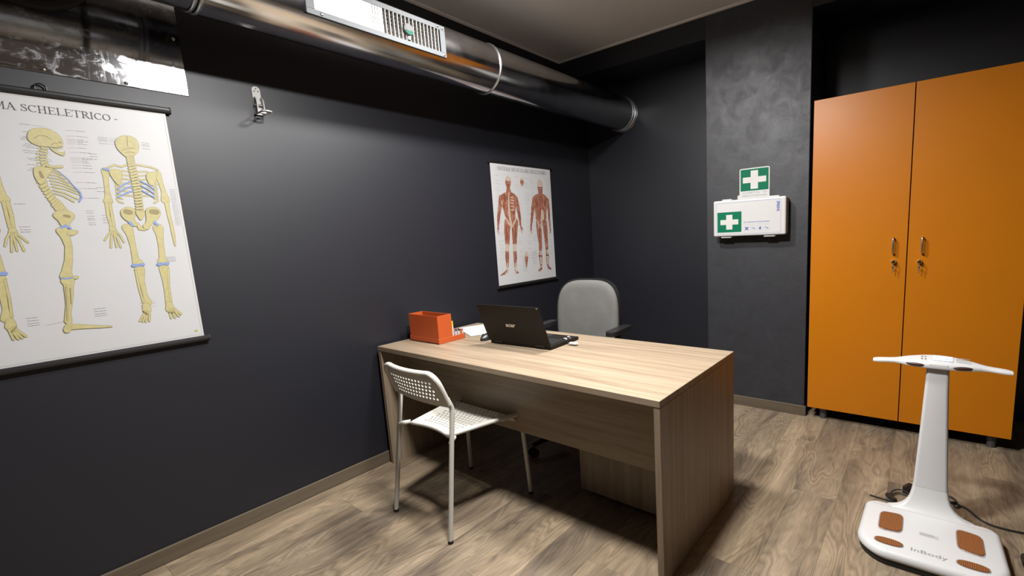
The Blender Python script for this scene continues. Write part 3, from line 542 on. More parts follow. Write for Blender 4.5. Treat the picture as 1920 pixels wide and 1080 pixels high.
for z in range(1440, 1590, 7): captions(b, [(610, 628, z)], XS + .0004)
for z in (1300, 1294, 1288, 1282): captions(b, [(560, 590, z + 6)], XS + .0004); leader(b, 525, z, 560, z, XS + .0004)
for z in (1128, 1118, 1106): captions(b, [(452, 470, z)], XS + .0004); leader(b, 470, z, 500, z + 4, XS + .0004)
for z in (1118, 1108, 1098, 1090): captions(b, [(148, 176, z)], XS + .0004); captions(b, [(318, 352, z + 6)], XS + .0004)
for z in (1520, 1440, 1430, 1422): captions(b, [(180, 206, z)], XS + .0004)
leader(b, 190, 1084, 262, 1094, XS + .0004)
b.build('caption_print', MAT['grey'], t)['kind'] = 'stuff'
b = MB()
for (ya, yb, za, zb) in ((-29, 633, 1890, 1890.8), (-29, 633, 960.2, 961), (632.2, 633, 960, 1890), (-29, -28.2, 960, 1890)): b.face([(XS, ya / 1000, za / 1000), (XS, yb / 1000, za / 1000), (XS, yb / 1000, zb / 1000), (XS, ya / 1000, zb / 1000)])
b.build('border_print', MAT['bone_d'], t)
b = MB(); b.face([(XS + .0003, .615 + .006 * math.cos(R(a)), .979 + .0045 * math.sin(R(a))) for a in range(0, 360, 24)]); b.build('stamp_print', MAT['olive'], t)
# ---------------------------------------------------------------- muscle chart
t = wall_chart('muscle_chart', 'smaller white chart of two red muscle figures behind the desk', 2.446, 3.122, .953, 1.862, 0)
b = MB(); serif_line(b, "- SISTEMA MUSCOLARE DELL'UOMO -", XS + .0003, 2.789, 1.811, .0255, .585); b.build('title_print', MAT['ink'], t)
mm_ = [MAT['musc'], MAT['musc_l'], MAT['tendon'], MAT['musc_d'], MAT['whitep']]
cut = lambda f: {k: [q for q in v if f(q)] for k, v in MUSC.items()}
ins = lambda q: 2700 < q[0][0] < 2830 and len(q) <= 4 and (q[0][1] > 1700 or q[0][1] < 1250) and min(a[0] for a in q) > 2735
for nm, f in (('front_figure_print', lambda q: not ins(q) and q[0][0] < 2790), ('rear_figure_print', lambda q: not ins(q) and q[0][0] >= 2790), ('head_detail_print', lambda q: ins(q) and q[0][1] > 1500), ('leg_detail_print', lambda q: ins(q) and q[0][1] <= 1500)):
    b = MB(); figure(b, cut(f), XS + .0003, .6); b.build(nm, mm_, t, recalc=False)
b = MB()
for k in range(34):
    z = 1770 - k * 19
    for (ya, yb, pr) in ((2478, 2530, .55), (2690, 2735, .5), (2790, 2850, .7), (2862, 2905, .6), (3060, 3100, .6)):
        if random.random() < pr and not (2560 < ya < 2680): captions(b, [(ya + random.randint(0, 12), yb - random.randint(0, 12), z + random.randint(-5, 5))], XS + .0004)
for z in range(1040, 1160, 12): captions(b, [(2722, 2766, z)], XS + .0004)
for z in range(1090, 1190, 11): captions(b, [(2838, 2884, z)], XS + .0004)
b.build('caption_print', MAT['grey'], t)['kind'] = 'stuff'

# ================================================================ wall bracket
t = thing('wall_bracket', 'small ivory metal bracket with a hinged foot screwed high on the dark wall', 'bracket', (0, .99, 1.93))
b = MB(); pl = [(-.0175, -.125)] + [(.0175, -.125)] + arc(0, -.0175, .0175, 0, 180, 10)
b.prism(pl, lambda u, v: (.0005, .994 + u, 2.078 + v), lambda u, v: (.005, .994 + u, 2.078 + v)); po = b.build('back_plate', MAT['kitwhite'], t)
for u, v in ((-.007, -.022), (.008, -.022), (0, -.010)):
    MB().ring((.005, .994 + u, 2.078 + v), (1, 0, 0), [(.0032, 0), (.0032, .0008), (.0004, .001)], 10, False).build('screw', MAT['kitgrey'], po)
for yy in (.979, 1.006):
    ear = [(.005, 1.955), (.005, 2.028)] + [(.005 + .03 * math.sin(R(a)), 1.998 + .03 * math.cos(R(a))) for a in range(15, 91, 15)] + [(.035, 1.955)]
    b = MB(); b.prism(ear, lambda u, v: (u, yy, v), lambda u, v: (u, yy + .004, v)); b.build('hinge_ear', MAT['kitwhite'], t)
b = MB(); b.tube([(.005, .983, 2.024), (.014, .983, 2.026), (.027, .983, 2.014)], .003, 6); b.box(.006, .012, .983, 1.006, 1.962, 2.012, .001, 1); b.build('hinge_web', MAT['kitwhite'], t)
b = MB(); b.cyl((.022, .976, 1.99), (.022, 1.012, 1.99), .005, 10); b.build('hinge_pin', MAT['steel'], t)
b = MB()
fo = [(.006, -.017), (.072, -.017)] + arc(.072, 0, .017, -90, 90, 8)[1:-1] + [(.072, .017), (.006, .017)]
outer = [(u, v) for u, v in fo]
for i in range(len(outer)):
    pass
z0f, z1f = 1.948, 1.953
b.box(.006, .012, .977, 1.011, z0f, z1f); b.box(.048, .056, .981, 1.007, z0f, z1f); b.box(.006, .098, .974, .982, z0f, z1f, .001, 1); b.box(.006, .098, 1.006, 1.014, z0f, z1f, .001, 1)
b.prism(arc(.088, .994, .0195, -90, 90, 10), lambda u, v: (u, v, z0f), lambda u, v: (u, v, z1f)); b.build('foot_plate', MAT['kitwhite'], t)

# ================================================================ desk
DA = R(-.75)
def dk(p):   # desk-local point (x along the length from the wall end, y depth, z) -> world
    c, s_ = math.cos(DA), math.sin(DA); return (p[0] * c - p[1] * s_, p[0] * s_ + p[1] * c, p[2])
desk = thing('desk', 'light oak office desk with panel legs set against the dark wall', 'desk', (.034, 1.424, 0), DA)
DL, DD, DH = 1.832, .756, .726
b = MB(); b.box(0, DL, 0, DD, DH - .026, DH, .0012, 1); b.build('tabletop', MAT['desk_x'], desk, local=True)
b = MB(); b.box(0, .026, .001, DD - .001, 0, DH - .0265, .0012, 1); b.build('side_panel', MAT['desk_z'], desk, local=True)
b = MB(); b.box(DL - .026, DL, .001, DD - .001, 0, DH - .0265, .0012, 1); b.build('side_panel', MAT['desk_z'], desk, local=True)
b = MB(); b.box(.0265, DL - .0265, .165, .183, .352, DH - .0265, .001, 1); b.build('modesty_panel', MAT['desk_p'], desk, local=True)
ped = thing('drawer_pedestal', 'oak drawer pedestal standing on the floor under the desk', 'drawer unit', (1.225, 1.755, 0), DA)
b = MB(); pw_, pd_, ph_ = .585, .395, .60
b.box(0, pw_, 0, .018, .028, ph_, .001, 1); b.box(0, .018, .019, pd_, .028, ph_, .001, 1); b.box(pw_ - .018, pw_, .019, pd_, .028, ph_, .001, 1); b.box(0, pw_, 0, pd_, ph_ + .0005, ph_ + .02, .001, 1); b.box(.018, pw_ - .018, .018, pd_, .028, .046)
b.build('body', MAT['desk_z'], ped, local=True)
for k in range(3):
    z0 = .034 + k * .19; b = MB(); b.box(.004, pw_ - .004, pd_ + .001, pd_ + .019, z0, z0 + .184, .0015, 1); dr = b.build('drawer', MAT['desk_p'], ped, local=True)
    b = MB(); b.tube([(pw_ / 2 - .06, pd_ + .02, z0 + .13), (pw_ / 2 - .06, pd_ + .04, z0 + .13), (pw_ / 2 + .06, pd_ + .04, z0 + .13), (pw_ / 2 + .06, pd_ + .02, z0 + .13)], .004, 8); b.build('handle', MAT['steel'], dr, local=True)
for x_, y_ in ((.05, .05), (pw_ - .05, .05), (.05, pd_ - .05), (pw_ - .05, pd_ - .05)):
    b = MB(); b.cyl((x_, y_, 0), (x_, y_, .029), .02, 14); b.build('foot', MAT['black'], ped, local=True)
ZT = DH
# ---------------------------------------------------------------- orange organiser
og = thing('desk_organizer', 'orange card desk organiser with a tall open box at the wall end of the desk', 'organizer', (.215, 1.7, ZT))
x0, x1, y0, y1, yt, zt = .086, .362, 1.613, 1.712, 1.800, .890
b = MB(); b.box(x0 - .004, x1 + .001, y0 - .003, yt, ZT + .0005, ZT + .006); b.box(x0 - .004, x1 + .001, y0 - .003, y0 + .0005, ZT + .0005, ZT + .031, .0008, 1); b.box(x1 - .0005, x1 + .002, y0 - .003, yt, ZT + .0005, ZT + .031, .0008, 1)
b.box(x0 - .004, x0 - .001, y0 - .003, yt, ZT + .0005, ZT + .031, .0008, 1); b.box(x0 - .004, x1 + .002, yt - .003, yt, ZT + .0005, ZT + .031, .0008, 1); b.build('base_tray', MAT['obox'], og)
w_ = .004; b = MB(); b.box(x0, x1 - .001, y0 + .001, y0 + w_, ZT + .006, zt, .0006, 1); b.box(x0, x1 - .001, y1 - w_, y1, ZT + .006, zt, .0006, 1); b.box(x0, x0 + w_, y0 + w_, y1 - w_, ZT + .006, zt, .0006, 1); b.box(x1 - w_ - .001, x1 - .001, y0 + w_, y1 - w_, ZT + .006, zt, .0006, 1); b.build('tall_box', MAT['obox'], og)
cols = [('pink', 'pale pink'), ('whitep', 'white'), ('greyp', 'grey'), ('paper', 'pale blue'), ('tan', 'tan'), ('obox', 'orange'), ('cream', 'cream')]
for k, (cm, cn) in enumerate(cols):
    yy = 1.7350 + k * .0095; t = thing('marker_pen', cn + ' marker pen in the front row of the organiser tray, ' + ['touching the tall box', 'second from it', 'third along', 'fourth along', 'fifth along', 'sixth along', 'last of all'][k], 'pen', (.352, yy, ZT + .0065), 0, 'pens in the organiser tray')
    b = MB(); b.cyl((.352, yy, ZT + .0066), (.352, yy, ZT + .054 - k * .0008), .0043, 10); b.build('barrel', MAT[cm], t)
    b = MB(); b.cyl((.352, yy, ZT + .0541 - k * .0008), (.352, yy, ZT + .066 - k * .0012), .0045, 10, .0040); b.build('cap', MAT[['mauve', 'black', 'mauve', 'black', 'kitgrey', 'obox', 'obox'][k]], t)
for k in range(6):
    yy = 1.7375 + k * .0102; t = thing('marker_pen', ['dark red', 'black', 'light grey', 'brown', 'dark grey', 'beige'][k] + ' capped marker pen in the back row of the organiser tray', 'pen', (.337, yy, ZT + .0065), 0, 'pens in the organiser tray')
    b = MB(); b.cyl((.337, yy, ZT + .0066), (.337, yy, ZT + .05), .0045, 10); b.build('barrel', MAT[['mauve', 'black', 'greyp', 'tan', 'kitgrey', 'cream'][k]], t)
    b = MB(); b.cyl((.337, yy, ZT + .0501), (.337, yy, ZT + .063 - .001 * k), .0047, 10, .0042); b.build('cap', MAT[['obox', 'black', 'mauve', 'tan', 'black', 'tan'][k]], t)
t = thing('highlighter_pen', 'tall yellow highlighter pen standing behind the orange box', 'pen', (.349, 1.7215, ZT + .0065))
b = MB(); b.cyl((.349, 1.7215, ZT + .0066), (.349, 1.7215, ZT + .088), .0075, 14); b.build('barrel', MAT['cream'], t)
b = MB(); b.cyl((.349, 1.7215, ZT + .0881), (.349, 1.7215, ZT + .118), .0078, 14, .0068); b.build('cap', MAT['yellow'], t)
# ---------------------------------------------------------------- papers, mouse
def sheet(label, A, B, dz, n):
    A = Vector(A); B = Vector(B); d = (B - A).normalized(); L_ = .297; nrm = Vector((-d.y, d.x)); b = MB()
    pts = [A, A + d * L_, A + d * L_ + nrm * .21, A + nrm * .21]
    b.prism([(p.x, p.y) for p in pts], lambda u, v: (u, v, ZT + dz), lambda u, v: (u, v, ZT + dz + .0012)); c = sum(pts, Vector((0, 0))) / 4
    o = origin(b.build('paper_sheet', MAT['paper']), (c.x, c.y, ZT + dz)); tag(o, label, 'paper', 'papers by the laptop'); 
    b = MB()
    for k in range(n):
        q = A + d * .03 + nrm * (.02 + k * .02); e = q + d * (.22 + .02 * (k % 3))
        b.face([(q.x, q.y, ZT + dz + .0014), (e.x, e.y, ZT + dz + .0014), (e.x + nrm.x * .0012, e.y + nrm.y * .0012, ZT + dz + .0014), (q.x + nrm.x * .0012, q.y + nrm.y * .0012, ZT + dz + .0014)])
    b.build('text_lines', MAT['kitpale'], o)
sheet('lower blank white paper sheet poking out towards the wall', (.070, 1.990), (.352, 1.868), .0004, 0)
sheet('upper printed white paper sheet lying between orange organiser and laptop', (.098, 1.967), (.372, 1.838), .0020, 8)
t = thing('computer_mouse', 'black computer mouse lying half behind the laptop lid', 'mouse', (.525, 1.835, ZT))
b = MB(); rings = []
for k in range(9):
    s_ = -1 + 2 * k / 8; hw = .031 * math.sqrt(max(.0, 1 - .92 * s_ * s_)); hh = .036 * (1 - .55 * s_ * s_) * (1 - .12 * s_); rings.append([(.525 + hw * math.cos(R(a)), 1.835 + s_ * .052, ZT + .002 + max(0, hh * math.sin(R(a)))) for a in range(0, 181, 20)] + [(.525, 1.835 + s_ * .052, ZT + .001)])
b.loft(rings); mo = b.build('shell', MAT['black'], t)
b = MB(); b.cyl((.521, 1.802, ZT + .030), (.529, 1.802, ZT + .030), .009, 14); b.build('wheel', MAT['rubber'], t)
b = MB(); b.box(.519, .531, 1.828, 1.838, ZT + .0375, ZT + .0392, .0005, 1); b.build('logo_mark', MAT['greyp'], t)
# ---------------------------------------------------------------- laptop
lp = thing('laptop', 'open black laptop with its lid back towards the chair in front', 'laptop', (.832, 1.778, ZT), R(2.2))
LW, LD, LT = .432, .262, .020
b = MB(); b.box(-LW / 2, LW / 2, .004, LD, .003, LT, .004, 2); b.build('base', MAT['laptop'], lp, local=True)
kb = MB(); kb.box(-LW / 2 + .02, LW / 2 - .02, .05, .155, LT - .0005, LT + .0006); kbo = kb.build('keyboard', MAT['black'], lp, local=True)
b = MB(); b.box(0, .0175, 0, .0155, 0, .0018, .0004, 1); key0 = None
for r_ in range(5):
    for c_ in range(19):
        if key0 is None: o = b.build('key', MAT['keys'], kbo, local=True); key0 = o.data
        else: o = bpy.data.objects.new('key', key0); COL.objects.link(o); o.parent = kbo
        o.location = (-LW / 2 + .024 + c_ * .0203, .054 + r_ * .0198, LT + .0007)
b = MB(); b.box(-.055, .055, .172, .245, LT - .0002, LT + .0005); b.build('touchpad', MAT['keys'], lp, local=True)
for xx, yy, sx_, sy_ in ((.165, .185, .018, .012), (.188, .17, .010, .008), (.160, .225, .012, .016), (.19, .205, .007, .007)):
    b = MB(); b.box(xx, xx + sx_, yy, yy + sy_, LT, LT + .0006); b.build('sticker', MAT['paper'], lp, local=True)
for xx in (-.15, .15):
    b = MB(); b.cyl((xx - .03, .004, .0185), (xx + .03, .004, .0185), .0075, 12); b.build('hinge', MAT['black'], lp, local=True)
    for yy in (.03, .23): b = MB(); b.box(xx - .02, xx + .02, yy - .004, yy + .004, .0, .0035); b.build('rubber_foot', MAT['rubber'], lp, local=True)
th = R(20); LH = .232
lid_m = Matrix.Translation((0, .003, .021)) @ Matrix.Rotation(th, 4, 'X')
b = MB(); b.box(-LW / 2 - .004, LW / 2 + .004, -.0065, .0, 0, LH, .003, 2, lid_m); lid = b.build('lid', MAT['laptop'], lp, local=True)
b = MB(); b.box(-LW / 2 + .014, LW / 2 - .014, .0002, .0008, .018, LH - .014, 0, 1, lid_m); b.build('screen', MAT['black'], lid, local=True)
b = MB(); text_into(b, 'acer', .034, lambda u, v: lid_m @ Vector((u - .012, -.0070, v + .104)), .070, bold=.0012, shear=.15); b.build('logo_print', MAT['silver'], lid, local=True)
b = MB(); b.box(LW / 2 - .012, LW / 2 - .006, -.0072, -.006, LH - .008, LH - .003, .0005, 1, lid_m); b.build('lid_glint_stud', MAT['chrome'], lid, local=True)
us = thing('usb_stick', 'white usb stick plugged into the side of the laptop', 'usb stick', (1.065, 1.925, ZT), R(2.2))
b = MB(); b.box(.004, .052, -.011, .011, .006, .017, .003, 2); b.build('body', MAT['white'], us, local=True)
b = MB(); b.box(-.014, .004, -.006, .006, .0085, .0135); b.build('plug', MAT['chrome'], us, local=True)
b = MB(); b.tube([(.052, 0, .0115), (.058, .004, .0115), (.058, -.004, .0115), (.052, 0, .0115)], .0014, 6); b.build('cap_loop', MAT['white'], us, local=True)

# ================================================================ perforated visitor chair
vc = thing('visitor_chair', 'ivory visitor chair with perforated seat and back standing in front of the desk', 'chair', (.748, 1.140, 0), R(-1.6))
for sx in (-1, 1):
    b = MB(); b.tube([(sx * .218, -.001, .012)] + [(sx * .2165, .006, .06)] + [(sx * .207, .060, .44), (sx * .204, .078, .56)] + smooth_path([(sx * .204, .080, .575), (sx * .203, .080, .592), (sx * .2025, .074, .612)], 4) + [(sx * .202, .062, .64)], .0108, 14); lg = b.build('rear_leg', MAT['offwhite'], vc, local=True)
    b = MB(); b.cyl((sx * .2182, -.0012, 0), (sx * .2179, -.0005, .014), .0118, 12); b.build('foot_cap', MAT['rubber'], lg, local=True)
    b = MB(); b.tube(smooth_path([(sx * .2065, .058, .442), (sx * .190, .074, .442), (sx * .172, .10, .443)], 5), .0108, 12); b.build('seat_stub', MAT['offwhite'], vc, local=True)
    b = MB(); b.tube(smooth_path([(sx * .205, .36, .438), (sx * .211, .43, .438), (sx * .2165, .456, .431), (sx * .2205, .468, .408), (sx * .223, .472, .36)], 6) + [(sx * .2395, .484, .012)], .0108, 14); lg = b.build('front_leg', MAT['offwhite'], vc, local=True)
    b = MB(); b.cyl((sx * .240, .4845, 0), (sx * .2394, .4838, .014), .0118, 12); b.build('foot_cap', MAT['rubber'], lg, local=True)
def perforated(mb, surf, nu, nv, u0, u1, v0, v1, hole, thick):
    """plate with staggered round holes; surf(u, v) -> point"""
    e = 1e-3
    def P(u, v, s_):
        p = surf(u, v); du = surf(u + e, v) - surf(u - e, v); dv = surf(u, v + e) - surf(u, v - e); n = du.cross(dv); n.normalize(); return p + n * (s_ * thick / 2)
    def quad(a, b_, c, d):
        mb.face([P(*q, 1) for q in (a, b_, c, d)]); mb.face([P(*q, -1) for q in (d, c, b_, a)])
    cu, cv = (u1 - u0) / nu, (v1 - v0) / nv
    oct_o = [(1, 0), (1, 1), (0, 1), (-1, 1), (-1, 0), (-1, -1), (0, -1), (1, -1)]
    for j in range(nv):
        vb = v0 + j * cv; odd = j % 2
        if odd: quad((u0, vb), (u0 + cu / 2, vb), (u0 + cu / 2, vb + cv), (u0, vb + cv)); quad((u1 - cu / 2, vb), (u1, vb), (u1, vb + cv), (u1 - cu / 2, vb + cv))
        for i in range(nu - odd):
            cx, cy = u0 + (i + .5 + .5 * odd) * cu, vb + cv / 2
            O = [(cx + a * cu / 2, cy + b_ * cv / 2) for a, b_ in oct_o]; I = [(cx + hole * cu / 2 * math.cos(R(45 * k)), cy + hole * cv / 2 * math.sin(R(45 * k))) for k in range(8)]
            for k in range(8):
                k2 = (k + 1) % 8; quad(I[k], O[k], O[k2], I[k2]); mb.face([P(*I[k], 1), P(*I[k2], 1), P(*I[k2], -1), P(*I[k], -1)])
    n = 14
    for k in range(n):
        a, c = k / n, (k + 1) / n
        for va, vb in ((0, v0), (v1, (v1 + 1) / 2), ((v1 + 1) / 2, 1)): quad((a, va), (c, va), (c, vb), (a, vb))
        ya, yc = v0 + (v1 - v0) * a, v0 + (v1 - v0) * c
        for ua, ub in ((0, u0), (u1, 1)): quad((ua, ya), (ub, ya), (ub, yc), (ua, yc))
    for k in range(n):
        a, c = k / n, (k + 1) / n
        for pa, pc in (((a, 0), (c, 0)), ((a, 1), (c, 1)), ((0, a), (0, c)), ((1, a), (1, c))): mb.face([P(*pa, 1), P(*pc, 1), P(*pc, -1), P(*pa, -1)])
def back_surf(u, v):
    rc = .30; hw = .2015
    if v > 1 - rc: q = (v - (1 - rc)) / rc; hw -= .052 * (1 - math.sqrt(max(0, 1 - min(q, 1) ** 2)))
    s_ = 2 * u - 1
    return Vector((s_ * hw, .074 - .062 * v - .020 * (1 - s_ * s_), .598 + .160 * v))
b = MB(); perforated(b, back_surf, 14, 5, .10, .90, .16, .80, .66, .0065); b.build('backrest', MAT['offplastic'], vc, local=True, recalc=True)
rim = [back_surf(0, v) for v in (.08, .3, .5, .68, .80, .90, .96, .99, 1.0)] + [back_surf(k / 12, 1) for k in range(1, 12)] + [back_surf(1, v) for v in (1.0, .99, .96, .90, .80, .68, .5, .3, .08)]
b = MB(); b.tube(rim, .0128, 12); b.build('back_rim', MAT['offplastic'], vc, local=True)
def seat_surf(u, v):
    hw = .142 + .066 * min(1, v / .8)
    s_ = 2 * u - 1; z = .446 - .010 * (1 - s_ * s_) * math.sin(math.pi * min(1, max(0, v))) - (.030 * ((v - .88) / .12) ** 2 if v > .88 else 0)
    yb = .092 + .020 * (1 - s_ * s_)
    return Vector((s_ * hw, yb + (.432 - yb) * v, z))
b = MB(); perforated(b, seat_surf, 12, 12, .10, .90, .10, .90, .60, .006); b.build('seat', MAT['offplastic'], vc, local=True)
rim = [seat_surf(0, 1 - k / 14) for k in range(15)] + [seat_surf(k / 10, 0) for k in range(1, 10)] + [seat_surf(1, k / 14) for k in range(15)] + [seat_surf(1 - k / 10, 1) for k in range(1, 10)]
b = MB(); b.tube(rim, .0105, 10, closed=True); b.build('seat_rim', MAT['offplastic'], vc, local=True)
# ================================================================ office chair behind the desk
oc = thing('office_chair', 'grey fabric office chair with black armrests behind the desk', 'chair', (.825, 2.50, 0), R(4))
def outline(hw, h, n=52, top=3.5, bot=3.2):
    out = []
    for k in range(n):
        a = 2 * math.pi * k / n; c, s_ = math.cos(a), math.sin(a); e = 2 / (top if s_ > 0 else bot)
        wv = 1.0 - .05 * (s_ + 1) * .5 * 1.2
        out.append((hw * wv * math.copysign(abs(c) ** e, c), h * math.copysign(abs(s_) ** e, s_)))
    return out
def bent(u, v, d, zc): return (u, -.052 + d + .085 * (u / .25) ** 2 * -.35 + .05 * (v / .25 - .0) * .35, zc + v)
zc = .765
rings = []
for d, k in ((-.030, .80), (-.027, .90), (-.018, .965), (-.004, 1.0), (.012, 1.0)): rings.append([bent(u * k, v * k, d, zc) for u, v in outline(.238, .250)])
b = MB(); b.loft(rings); b.build('back_cushion', MAT['fabric'], oc, local=True, autosmooth=50)
rings = []
for d, k in ((.0, 1.0), (.0, 1.035), (.012, 1.045), (.03, 1.035), (.038, .9)): rings.append([bent(u * k, v * k, d, zc) for u, v in outline(.238, .250)])
b = MB(); b.loft(rings); b.build('back_shell', MAT['black'], oc, local=True, autosmooth=50)
rings = []
for z, k in ((.425, .93), (.435, 1.0), (.470, 1.0), (.485, .96), (.49, .85)): rings.append([(u * k, -.30 + v * k, z) for u, v in outline(.245, .235, 44, 3.4, 3.4)])
b = MB(); b.loft(rings); b.build('seat_cushion', MAT['fabric'], oc, local=True, autosmooth=50)
b = MB(); b.box(-.10, .10, -.40, -.18, .385, .424, .008, 2); b.build('seat_mechanism', MAT['black'], oc, local=True)
b = MB(); b.tube(smooth_path([(0, -.22, .40), (0, -.05, .40), (0, .0, .45), (0, .005, .60), (0, .0, .72)], 5), .022, 12); b.build('back_support', MAT['black'], oc, local=True)
for sx in (-1, 1):
    b = MB(); b.tube(smooth_path([(sx * .20, -.28, .415), (sx * .27, -.28, .42), (sx * .285, -.27, .47), (sx * .285, -.20, .712)], 5), .016, 10); am = b.build('arm_post', MAT['black'], oc, local=True)
    b = MB(); pts = rrect(-.035, .035, -.125, .125, .03); b.prism(pts, lambda u, v: (sx * .28 + u, -.170 + v, .712), lambda u, v: (sx * .28 + u * .96, -.170 + v * .98, .738)); b.build('armrest_pad', MAT['black'], oc, local=True)
b = MB(); b.cyl((0, -.29, .11), (0, -.29, .39), .026, 16); b.build('gas_lift', MAT['black'], oc, local=True)
for k in range(5):
    a = R(90 + 72 * k + 12); d = Vector((math.cos(a), math.sin(a), 0)); c = Vector((0, -.29, 0))
    b = MB(); b.tube([c + Vector((0, 0, .115)), c + d * .15 + Vector((0, 0, .10)), c + d * .30 + Vector((0, 0, .075))], [.026, .021, .015], 10); lg = b.build('base_arm', MAT['black'], oc, local=True)
    p = c + d * .30; nd = Vector((-d.y, d.x, 0))
    for s_ in (-1, 1):
        q = p + nd * .014 * s_ + Vector((0, 0, .027)); b = MB(); b.cyl(q - nd * .008, q + nd * .008, .027, 16); b.build('caster_wheel', MAT['rubber'], lg, local=True)

# ================================================================ first aid sign and kit
t = thing('first_aid_sign', 'green sign with white cross on the pillar directly above the first aid box', 'sign', (1.63, YP, 1.45))
b = MB(); b.prism(rrect(1.529, 1.729, 1.46, 1.698, .012), lambda u, v: (u, YP - .0006, v), lambda u, v: (u, YP - .004, v)); b.prism(rrect(1.515, 1.70, 1.44, 1.522, .008), lambda u, v: (u, YP - .0008, v), lambda u, v: (u, YP - .0038, v)); b.build('plate', MAT['kitwhite'], t)
YS = YP - .0044
b = MB(); b.face([(u, YS, v) for u, v in rrect(1.536, 1.722, 1.547, 1.691, .003, 2)]); b.build('green_print', MAT['green'], t)
b = MB(); cx_, cz_ = 1.629, 1.619; ax_, az_, wx_, wz_ = .0775, .0610, .0245, .0190
b.face([(cx_ + u, YS - .0003, cz_ + v) for u, v in ((-wx_, -az_), (wx_, -az_), (wx_, -wz_), (ax_, -wz_), (ax_, wz_), (wx_, wz_), (wx_, az_), (-wx_, az_), (-wx_, wz_), (-ax_, wz_), (-ax_, -wz_), (-wx_, -wz_))]); b.build('cross_print', MAT['whitep'], t)
b = MB(); text_into(b, 'CASSETTA   DI', .0145, lambda u, v: (1.629 + u, YS, 1.5285 + v), .162); text_into(b, 'MEDICAZIONE', .0145, lambda u, v: (1.629 + u, YS, 1.5085 + v), .162); b.build('text_print', MAT['grey'], t)
t = thing('first_aid_kit', 'white wall mounted first aid box with green cross label', 'first aid kit', (1.615, 3.29, 1.24))
kx0, kx1, kz0, kz1, kf = 1.375, 1.855, 1.244, 1.490, 3.245
b = MB(); b.box(kx0 + .006, kx1 - .002, kf + .042, YP - .006, kz0 + .004, kz1 - .004, .010, 3); b.build('back_half', MAT['kitwhite'], t)
b = MB(); b.box(kx0 + .010, kx1 - .008, kf + .036, kf + .043, kz0 + .010, kz1 - .010); b.build('seal', MAT['kitgrey'], t)
b = MB(); b.box(kx0, kx1, kf, kf + .036, kz0, kz1, .010, 3); lid = b.build('lid', MAT['kitwhite'], t)
b = MB(); b.box(kx0 + .05, kx1 - .03, YP - .006, YP - .0006, kz0 + .03, kz1 - .03); b.build('wall_bracket', MAT['steel'], t)
for xx in (kx0 + .085, kx1 - .105):
    b = MB(); b.box(xx - .036, xx + .036, kf + .012, kf + .055, kz0 - .011, kz0 + .002, .003, 2); b.build('latch', MAT['kitwhite'], t)
for xx in (kx0 + .09, kx1 - .08):
    b = MB(); b.box(xx - .034, xx + .034, kf + .016, kf + .060, kz1 - .002, kz1 + .008, .003, 2); b.build('hinge', MAT['kitwhite'], t)
YK = kf - .0004
b = MB()
o1, o2 = rrect(kx0 + .020, kx1 - .030, kz0 + .014, kz1 - .016, .010, 4), rrect(kx0 + .0225, kx1 - .0325, kz0 + .0165, kz1 - .0185, .008, 4)
for k in range(len(o1)):
    k2 = (k + 1) % len(o1); b.face([(o1[k][0], YK, o1[k][1]), (o1[k2][0], YK, o1[k2][1]), (o2[k2][0], YK, o2[k2][1]), (o2[k][0], YK, o2[k][1])])
b.build('frame_print', MAT['kitpale'], lid)
gx0, gx1, gz0, gz1 = kx0 + .029, kx0 + .196, kz0 + .028, kz0 + .166
b = MB(); b.face([(gx0, YK, gz0), (gx1, YK, gz0), (gx1, YK, gz1), (gx0, YK, gz1)]); b.build('green_print', MAT['green'], lid)
cx_, cz_ = (gx0 + gx1) / 2, (gz0 + gz1) / 2; ax_, az_, w2 = .062, .050, .0215
b = MB(); b.face([(cx_ + u, YK - .0003, cz_ + v) for u, v in ((-w2, -az_), (w2, -az_), (w2, -w2 * .8), (ax_, -w2 * .8), (ax_, w2 * .8), (w2, w2 * .8), (w2, az_), (-w2, az_), (-w2, w2 * .8), (-ax_, w2 * .8), (-ax_, -w2 * .8), (-w2, -w2 * .8))]); b.build('cross_print', MAT['whitep'], lid)
b = MB(); text_into(b, 'initial', .033, lambda u, v: (kx1 - .040 - v * .9 + .0, YK, kz1 - .062 + u), .062, bold=.0009); b.build('brand_print', MAT['kitblue'], lid)
b = MB(); text_into(b, 'KIT PRONTO SOCCORSO', .0088, lambda u, v: (kx0 + .296 + u, YK, kz0 + .088 + v), .168, bold=.0002); b.build('words_print', MAT['kitblue'], lid); b = MB(); b.face([(kx0 + .212, YK, kz0 + .0765), (kx0 + .38, YK, kz0 + .0765), (kx0 + .38, YK, kz0 + .0773), (kx0 + .212, YK, kz0 + .0773)])
def dotring(cx, cz, r, wd):
    for k in range(20):
        a, c = R(18 * k), R(18 * (k + 1)); b.face([(cx + r * math.cos(a), YK, cz + r * math.sin(a)), (cx + r * math.cos(c), YK, cz + r * math.sin(c)), (cx + (r - wd) * math.cos(c), YK, cz + (r - wd) * math.sin(c)), (cx + (r - wd) * math.cos(a), YK, cz + (r - wd) * math.sin(a))])
ic = [kx0 + .231 + .0437 * k for k in range(4)]; iz = kz0 + .049
for k in (1, 2, 3): dotring(ic[k], iz, .0195, .001)
b.build('icon_rings_print', MAT['kitpale'], lid)
b = MB()
def bar_(x0_, z0_, x1_, z1_, w_):
    d = Vector((x1_ - x0_, z1_ - z0_)).normalized(); n = Vector((-d.y, d.x)) * w_ / 2; b.face([(x0_ + n.x, YK - .0002, z0_ + n.y), (x1_ + n.x, YK - .0002, z1_ + n.y), (x1_ - n.x, YK - .0002, z1_ - n.y), (x0_ - n.x, YK - .0002, z0_ - n.y)])
